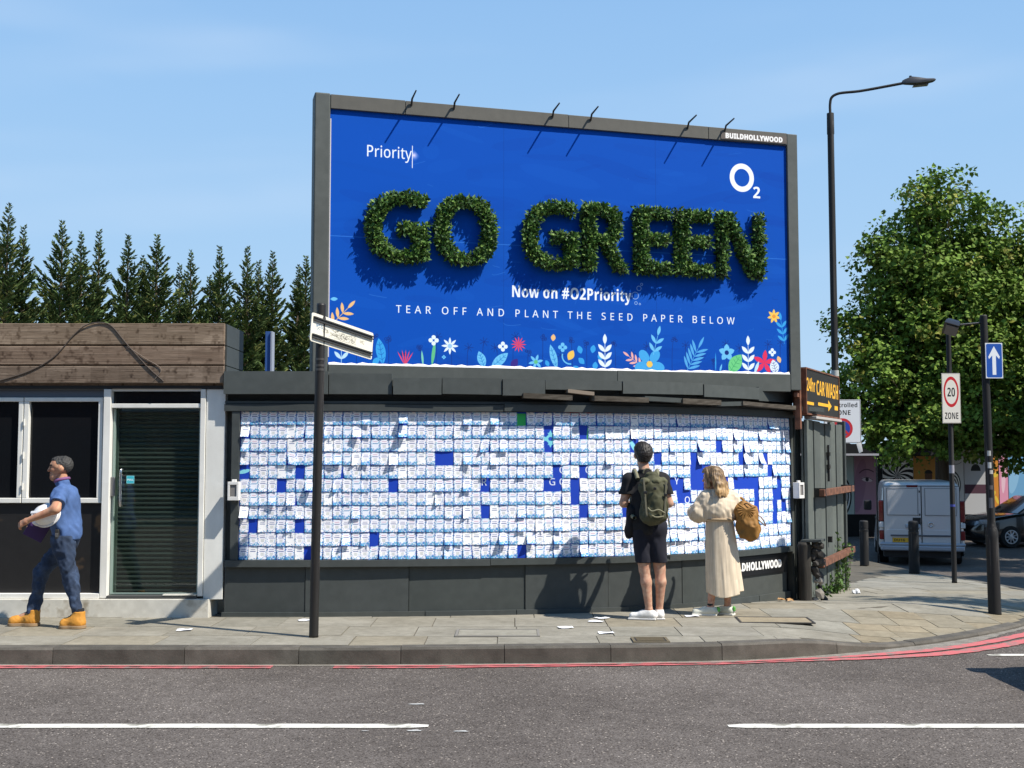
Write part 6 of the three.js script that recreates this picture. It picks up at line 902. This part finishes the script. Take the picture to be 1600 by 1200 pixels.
  cloth('top_lid', fold(Uni([Cap([bx - .09, Y(756), .2], [bx + .09, Y(756), .2], .062, .062, [1, .8, 1.5])], .03), .02, 14, 55), [-.25, Y(772), .06], [.36, Y(740), .36], .01, std(0xffffff, .85, { map: clothTex(84, 84, 60, 261) }), BP);
  const web = std(lin(.11, .105, .07), .8), khaki = std(lin(.2, .19, .12), .85);
  part('side_strap', [rbox(.02, .4, .012, .004, bx - .1, Y(780), .315, -.12, 0, .06), rbox(.02, .36, .012, .004, bx + .11, Y(782), .312, -.12, 0, -.06)], web, bm);
  part('buckle', [rbox(.035, .03, .016, .005, bx - .1, Y(772), .335), rbox(.035, .03, .016, .005, bx + .11, Y(776), .33), rbox(.03, .03, .016, .005, bx, Y(766), .34)], blackPaint, bm);
  part('strap_ends', [tube([[bx - .08, Y(795), .36], [bx - .04, Y(800), .375], [bx + .03, Y(798), .372], [bx + .1, Y(803), .35]], .009, 24, 6), tube([[bx - .07, Y(803), .36], [bx, Y(809), .365], [bx + .09, Y(808), .35]], .009, 24, 6), tube([[bx + .13, Y(800), .28], [bx + .15, Y(815), .26], [bx + .16, Y(825), .24]], .008, 20, 6)], khaki, bm);
  part('grab_loop', xf(new THREE.TorusGeometry(.045, .01, 6, 18, Math.PI), bx - .05, Y(743), .11), web, bm);
  for (const s of [-1, 1]) part('shoulder_strap', tube([[X(1010) + s * .1, Y(752), .12], [X(1010) + s * .12, Y(740), .04], [X(1010) + s * .125, Y(741), -.06], [X(1010) + s * .13, Y(765), -.15], [X(1010) + s * .15, Y(795), -.1], [X(1010) + s * .16, Y(808), .05], [X(1010) + s * .14, Y(812), .14]], .022, 40, 8), khaki, BP);
}
// ---- woman in a cream dress (turned left and away)
{
  const ox = 2.27, oz = -12.72, M = thing('person', 'person in a long cream dress with wavy hair, standing beside the rucksack wearer', 'person', [ox, .15, oz]);
  const X = (p) => (p - 1126) / 142, Y = (p) => (964 - p) / 142;
  const hc = [X(1117), Y(753), -.02], fw = [-.82, 0, -.57], H = headField(hc, fw, .98), neck = [X(1122), Y(774), .0];
  const anL = [X(1111), Y(951), .04], anR = [X(1139), Y(949), -.02], hipL = [X(1122), Y(850), .01], hipR = [X(1132), Y(850), -.01], shL = [X(1106), Y(783), .02], elL = [X(1092), Y(807), .0], wrL = [X(1100), Y(806), -.2], shR = [X(1144), Y(783), -.01], elR = [X(1158), Y(806), -.02], wrR = [X(1163), Y(797), -.2];
  const body = Uni([Cap([X(1125), Y(792), 0], [X(1127), Y(835), 0], .115, .12, [1.15, 1, .9]), Cap(shL, shR, .048), Cap(neck, [hc[0] + .01, hc[1] - .07, hc[2] + .01], .05, .047), Cap(shL, elL, .048, .04), Cap(elL, wrL, .04, .027), Cap(shR, elR, .048, .04), Cap(elR, wrR, .04, .027), Cap(hipL, [X(1116), Y(900), .02], .075, .055), Cap([X(1116), Y(900), .02], anL, .055, .034), Cap(hipR, [X(1138), Y(900), -.01], .075, .055), Cap([X(1138), Y(900), -.01], anR, .055, .034), Cap(anL, [anL[0] - .09, .04, .02], .034, .03), Cap(anR, [anR[0] - .05, .04, -.06], .034, .03)], .02);
  const skin = skinTone(H, [.5, .28, .2]), h1 = handField(wrL, [.3, .3, -.9], [.9, 0, .2], .8, 1), h2 = handField(wrR, [-.5, .2, -.8], [-.8, 0, .3], .8, -1);
  part('body', merge([paintGeo(netMesh(body, [-.36, -.02, -.34], [.4, 1.5, .22], .014), skin), paintGeo(netMesh(H.f, [hc[0] - .15, hc[1] - .14, hc[2] - .15], [hc[0] + .15, hc[1] + .14, hc[2] + .15], .005), skin), paintGeo(netMesh(h1, [wrL[0] - .1, wrL[1] - .12, wrL[2] - .2], [wrL[0] + .18, wrL[1] + .14, wrL[2] + .06], .005), skin), paintGeo(netMesh(h2, [wrR[0] - .18, wrR[1] - .12, wrR[2] - .2], [wrR[0] + .12, wrR[1] + .14, wrR[2] + .06], .005), skin)]), skinMat, M);
  // wavy hair to below the shoulders
  const hp = (f, u, r) => H.P(f, u, r), locks = [Cap(hp(-.035, .045, 0), hp(.03, .06, 0), .1, .086)];
  for (let k = 0; k < 9; k++) { const r = -.085 + k * .02125, b = -.05 - .045 * Math.cos((k - 4) * .32), w1 = rr(-.012, .012); locks.push(Cap(hp(b, .02, r), hp(b - .035, -.06, r * 1.15 + w1), .042, .036), Cap(hp(b - .035, -.06, r * 1.15 + w1), hp(b - .06 + rr(-.01, .01), -.13 - .03 * R(), r * 1.3 - w1), .036, .026), Cap(hp(b - .06, -.13, r * 1.3 - w1), hp(b - .075, -.17 - .05 * R(), r * 1.35 + w1), .026, .012)); }
  locks.push(Cap(hp(.03, .05, .07), hp(.0, -.07, .085), .03, .024), Cap(hp(.03, .05, -.07), hp(.0, -.07, -.085), .03, .024), Cap(hp(.0, -.07, .085), hp(-.03, -.15, .09), .024, .012));
  const hf = Uni(locks, .02), hair = (x, y, z) => { const d = hf(x, y, z); const rel = (x - hc[0]) * fw[0] + (z - hc[2]) * fw[2]; const e = d > .05 ? d : d - .009 * (vn(x * 95 + 50, y * 28 + 50, 512, 3) + vn(z * 95 + 70, y * 28 + 20, 512, 6) - 1); return Math.max(e, rel > .045 ? hc[1] + .065 - y : -1); };
  part('hair', paintGeo(netMesh(hair, [hc[0] - .2, hc[1] - .28, hc[2] - .2], [hc[0] + .24, hc[1] + .18, hc[2] + .22], .006), (x, y, z) => { const g = .5 * vn(x * 110 + 9, y * 20 + 60, 512, 8) + .5 * vn(z * 110 + 9, y * 20 + 60, 512, 12), t = ss(hc[1] + .06, hc[1] - .16, y), a = [.13, .08, .04], b = [.56, .36, .16]; return a.map((v, i) => lerp(v, b[i], clamp(t * .75 + (g - .5) * 1.1))); }), std(0xffffff, .55, { vertexColors: true }), M);
  const cream = std(0xffffff, .9, { map: tex(256, (u, v, i, j) => { const st = vn(u * 60, v * 3, 60, 270), c = fbm(u, v, 6, 3, 271), k = 22 * (st - .5) + 16 * (c - .5) + 8 * (hash(i, j, 4) - .5); return [216 + k, 200 + k, 175 + k]; }, true, 2.5) });
  const skirt = (x, y, z) => { const t = clamp((Y(816) - y) / (Y(816) - Y(934))), cx = lerp(X(1127), X(1134), t), rx = lerp(.148, .205, Math.pow(t, .8)), rz = lerp(.125, .17, t), a = Math.atan2(z, x - cx), q5 = vn(a * 2.6 + 40, y * 1.3 + 40, 512, 91), w = 1 + (.015 + .12 * t) * (q5 - .5) + .035 * t * Math.sin(a * 3 + 1) + (.02 + .03 * t) * (vn(a * 7 + 40, y * 2.2 + 60, 512, 92) - .5); const k = Math.hypot((x - cx) / rx, z / rz) - w; return k * Math.min(rx, rz) * .8; };
  const hem = (x, z) => Y(932) - .02 * Math.sin(x * 14 + z * 9) - (x > .2 ? -.03 : 0);
  const sk = (x, y, z) => Math.max(skirt(x, y, z), hem(x, z) - y, y - Y(813));
  const top = fold(Uni([Cap([X(1125), Y(792), .0], [X(1126), Y(812), 0], .145, .145, [1.2, 1, .92]), Cap([X(1126), Y(800), 0], [X(1127), Y(815), 0], .15, .13, [1.15, 1, .9]), Cap(shL, shR, .075), Cap(shL, mix3(shL, elL, .9), .082, .1), Cap(elL, mix3(elL, wrL, .5), .092, .062), Cap(shR, mix3(shR, elR, .9), .078, .085), Cap(elR, mix3(elR, wrR, .5), .08, .06), Cap(neck, [neck[0], neck[1] + .02, 0], .075, .062)], .05), .026, 14, 65);
  const dress = Uni([sk, (x, y, z) => Math.max(top(x, y, z), (x > X(1104) && x < X(1152) ? Y(817) : Y(822)) - y, y - Y(768))], .012);
  cloth('dress', dress, [-.42, Y(940), -.36], [.42, Y(764), .3], .0105, cream, M);
  part('belt', (() => { const g = new THREE.TorusGeometry(.158, .012, 8, 40); g.rotateX(Math.PI / 2); g.scale(1.1, 1, .92); return g.translate(X(1127), Y(815), 0); })(), std(lin(.42, .31, .19), .85), M);
  const sm = std(0xffffff, .6, { map: clothTex(205, 206, 192, 280) }), shoe = (a, dx, dz) => { const f = Uni([Cap([a[0] - dx * .25, .05, a[2] - dz * .25], [a[0] + dx, .042, a[2] + dz], .046, .038), Cap([a[0], .085, a[2]], [a[0] + dx * .4, .06, a[2] + dz * .4], .044, .042)], .03), s = cloth('shoe', (x, y, z) => Math.max(f(x, y, z), y - .1, .012 - y), [Math.min(a[0], a[0] + dx) - .1, 0, Math.min(a[2], a[2] + dz) - .1], [Math.max(a[0], a[0] + dx) + .1, .14, Math.max(a[2], a[2] + dz) + .1], .007, sm, M); part('sole', rbox(.27, .026, .09, .01).applyMatrix4(new THREE.Matrix4().makeRotationY(Math.atan2(-dz, dx))).translate(a[0] + dx * .42, .013, a[2] + dz * .42), std(lin(.65, .64, .58), .8), s); part('heel_tab', xf(rbox(.03, .05, .06, .01), a[0] - dx * .5, .075, a[2] - dz * .5), std(lin(.12, .42, .08), .7), s); part('sock', cyl(.036, .036, .05, a[0], .085, a[2], 14), std(lin(.015, .015, .017), .9), s); };
  shoe(anL, -.16, -.03); shoe(anR, -.12, -.08);
  const B = thing('shoulder_bag', 'mustard brown drawstring bag hanging from the arm of the woman in cream', 'bag', [ox, .15, oz]);
  const mus = std(0xffffff, .75, { map: clothTex(146, 104, 46, 290) }), cx = X(1168), bag = fold(Uni([Cap([cx - .02, Y(806), .1], [cx + .005, Y(832), .12], .098, .1, [1.15, 1, .85]), Cap([cx + .03, Y(838), .12], [cx + .02, Y(826), .12], .06, .09), Cap([cx - .03, Y(796), .1], [cx - .01, Y(802), .1], .05, .09)], .06), .035, 13, 75);
  const sack = cloth('sack', bag, [cx - .2, Y(852), -.06], [cx + .22, Y(782), .28], .009, mus, B);
  const ruff = []; for (let k = 0; k < 14; k++) { const a = -1.9 + k * .27; ruff.push(limb([cx - .03, Y(800), .19], [cx - .03 + Math.sin(a) * .1, Y(800) - Math.cos(a) * .13 + .03, .2], .02, .007, 6)); } part('gathered_folds', ruff, mus, sack);
  part('cord', tube([[cx + .06, Y(805), .16], [cx + .14, Y(812), .16], [cx + .19, Y(825), .14], [cx + .16, Y(822), .15], [cx + .08, Y(812), .17]], .006, 40, 6), std(lin(.22, .12, .05), .8), sack); part('cord', tube([[cx - .08, Y(795), .14], [cx - .02, Y(790), .17], [cx + .04, Y(796), .18]], .009, 24, 6), std(lin(.22, .12, .05), .8), sack);
  part('strap', tube([[cx - .06, Y(800), .06], [cx - .08, Y(786), -.0], [cx - .03, Y(783), -.08], [cx + .03, Y(795), -.02], [cx + .04, Y(806), .06]], .014, 36, 8), mus, B);
}
renderer.render(scene, camera);
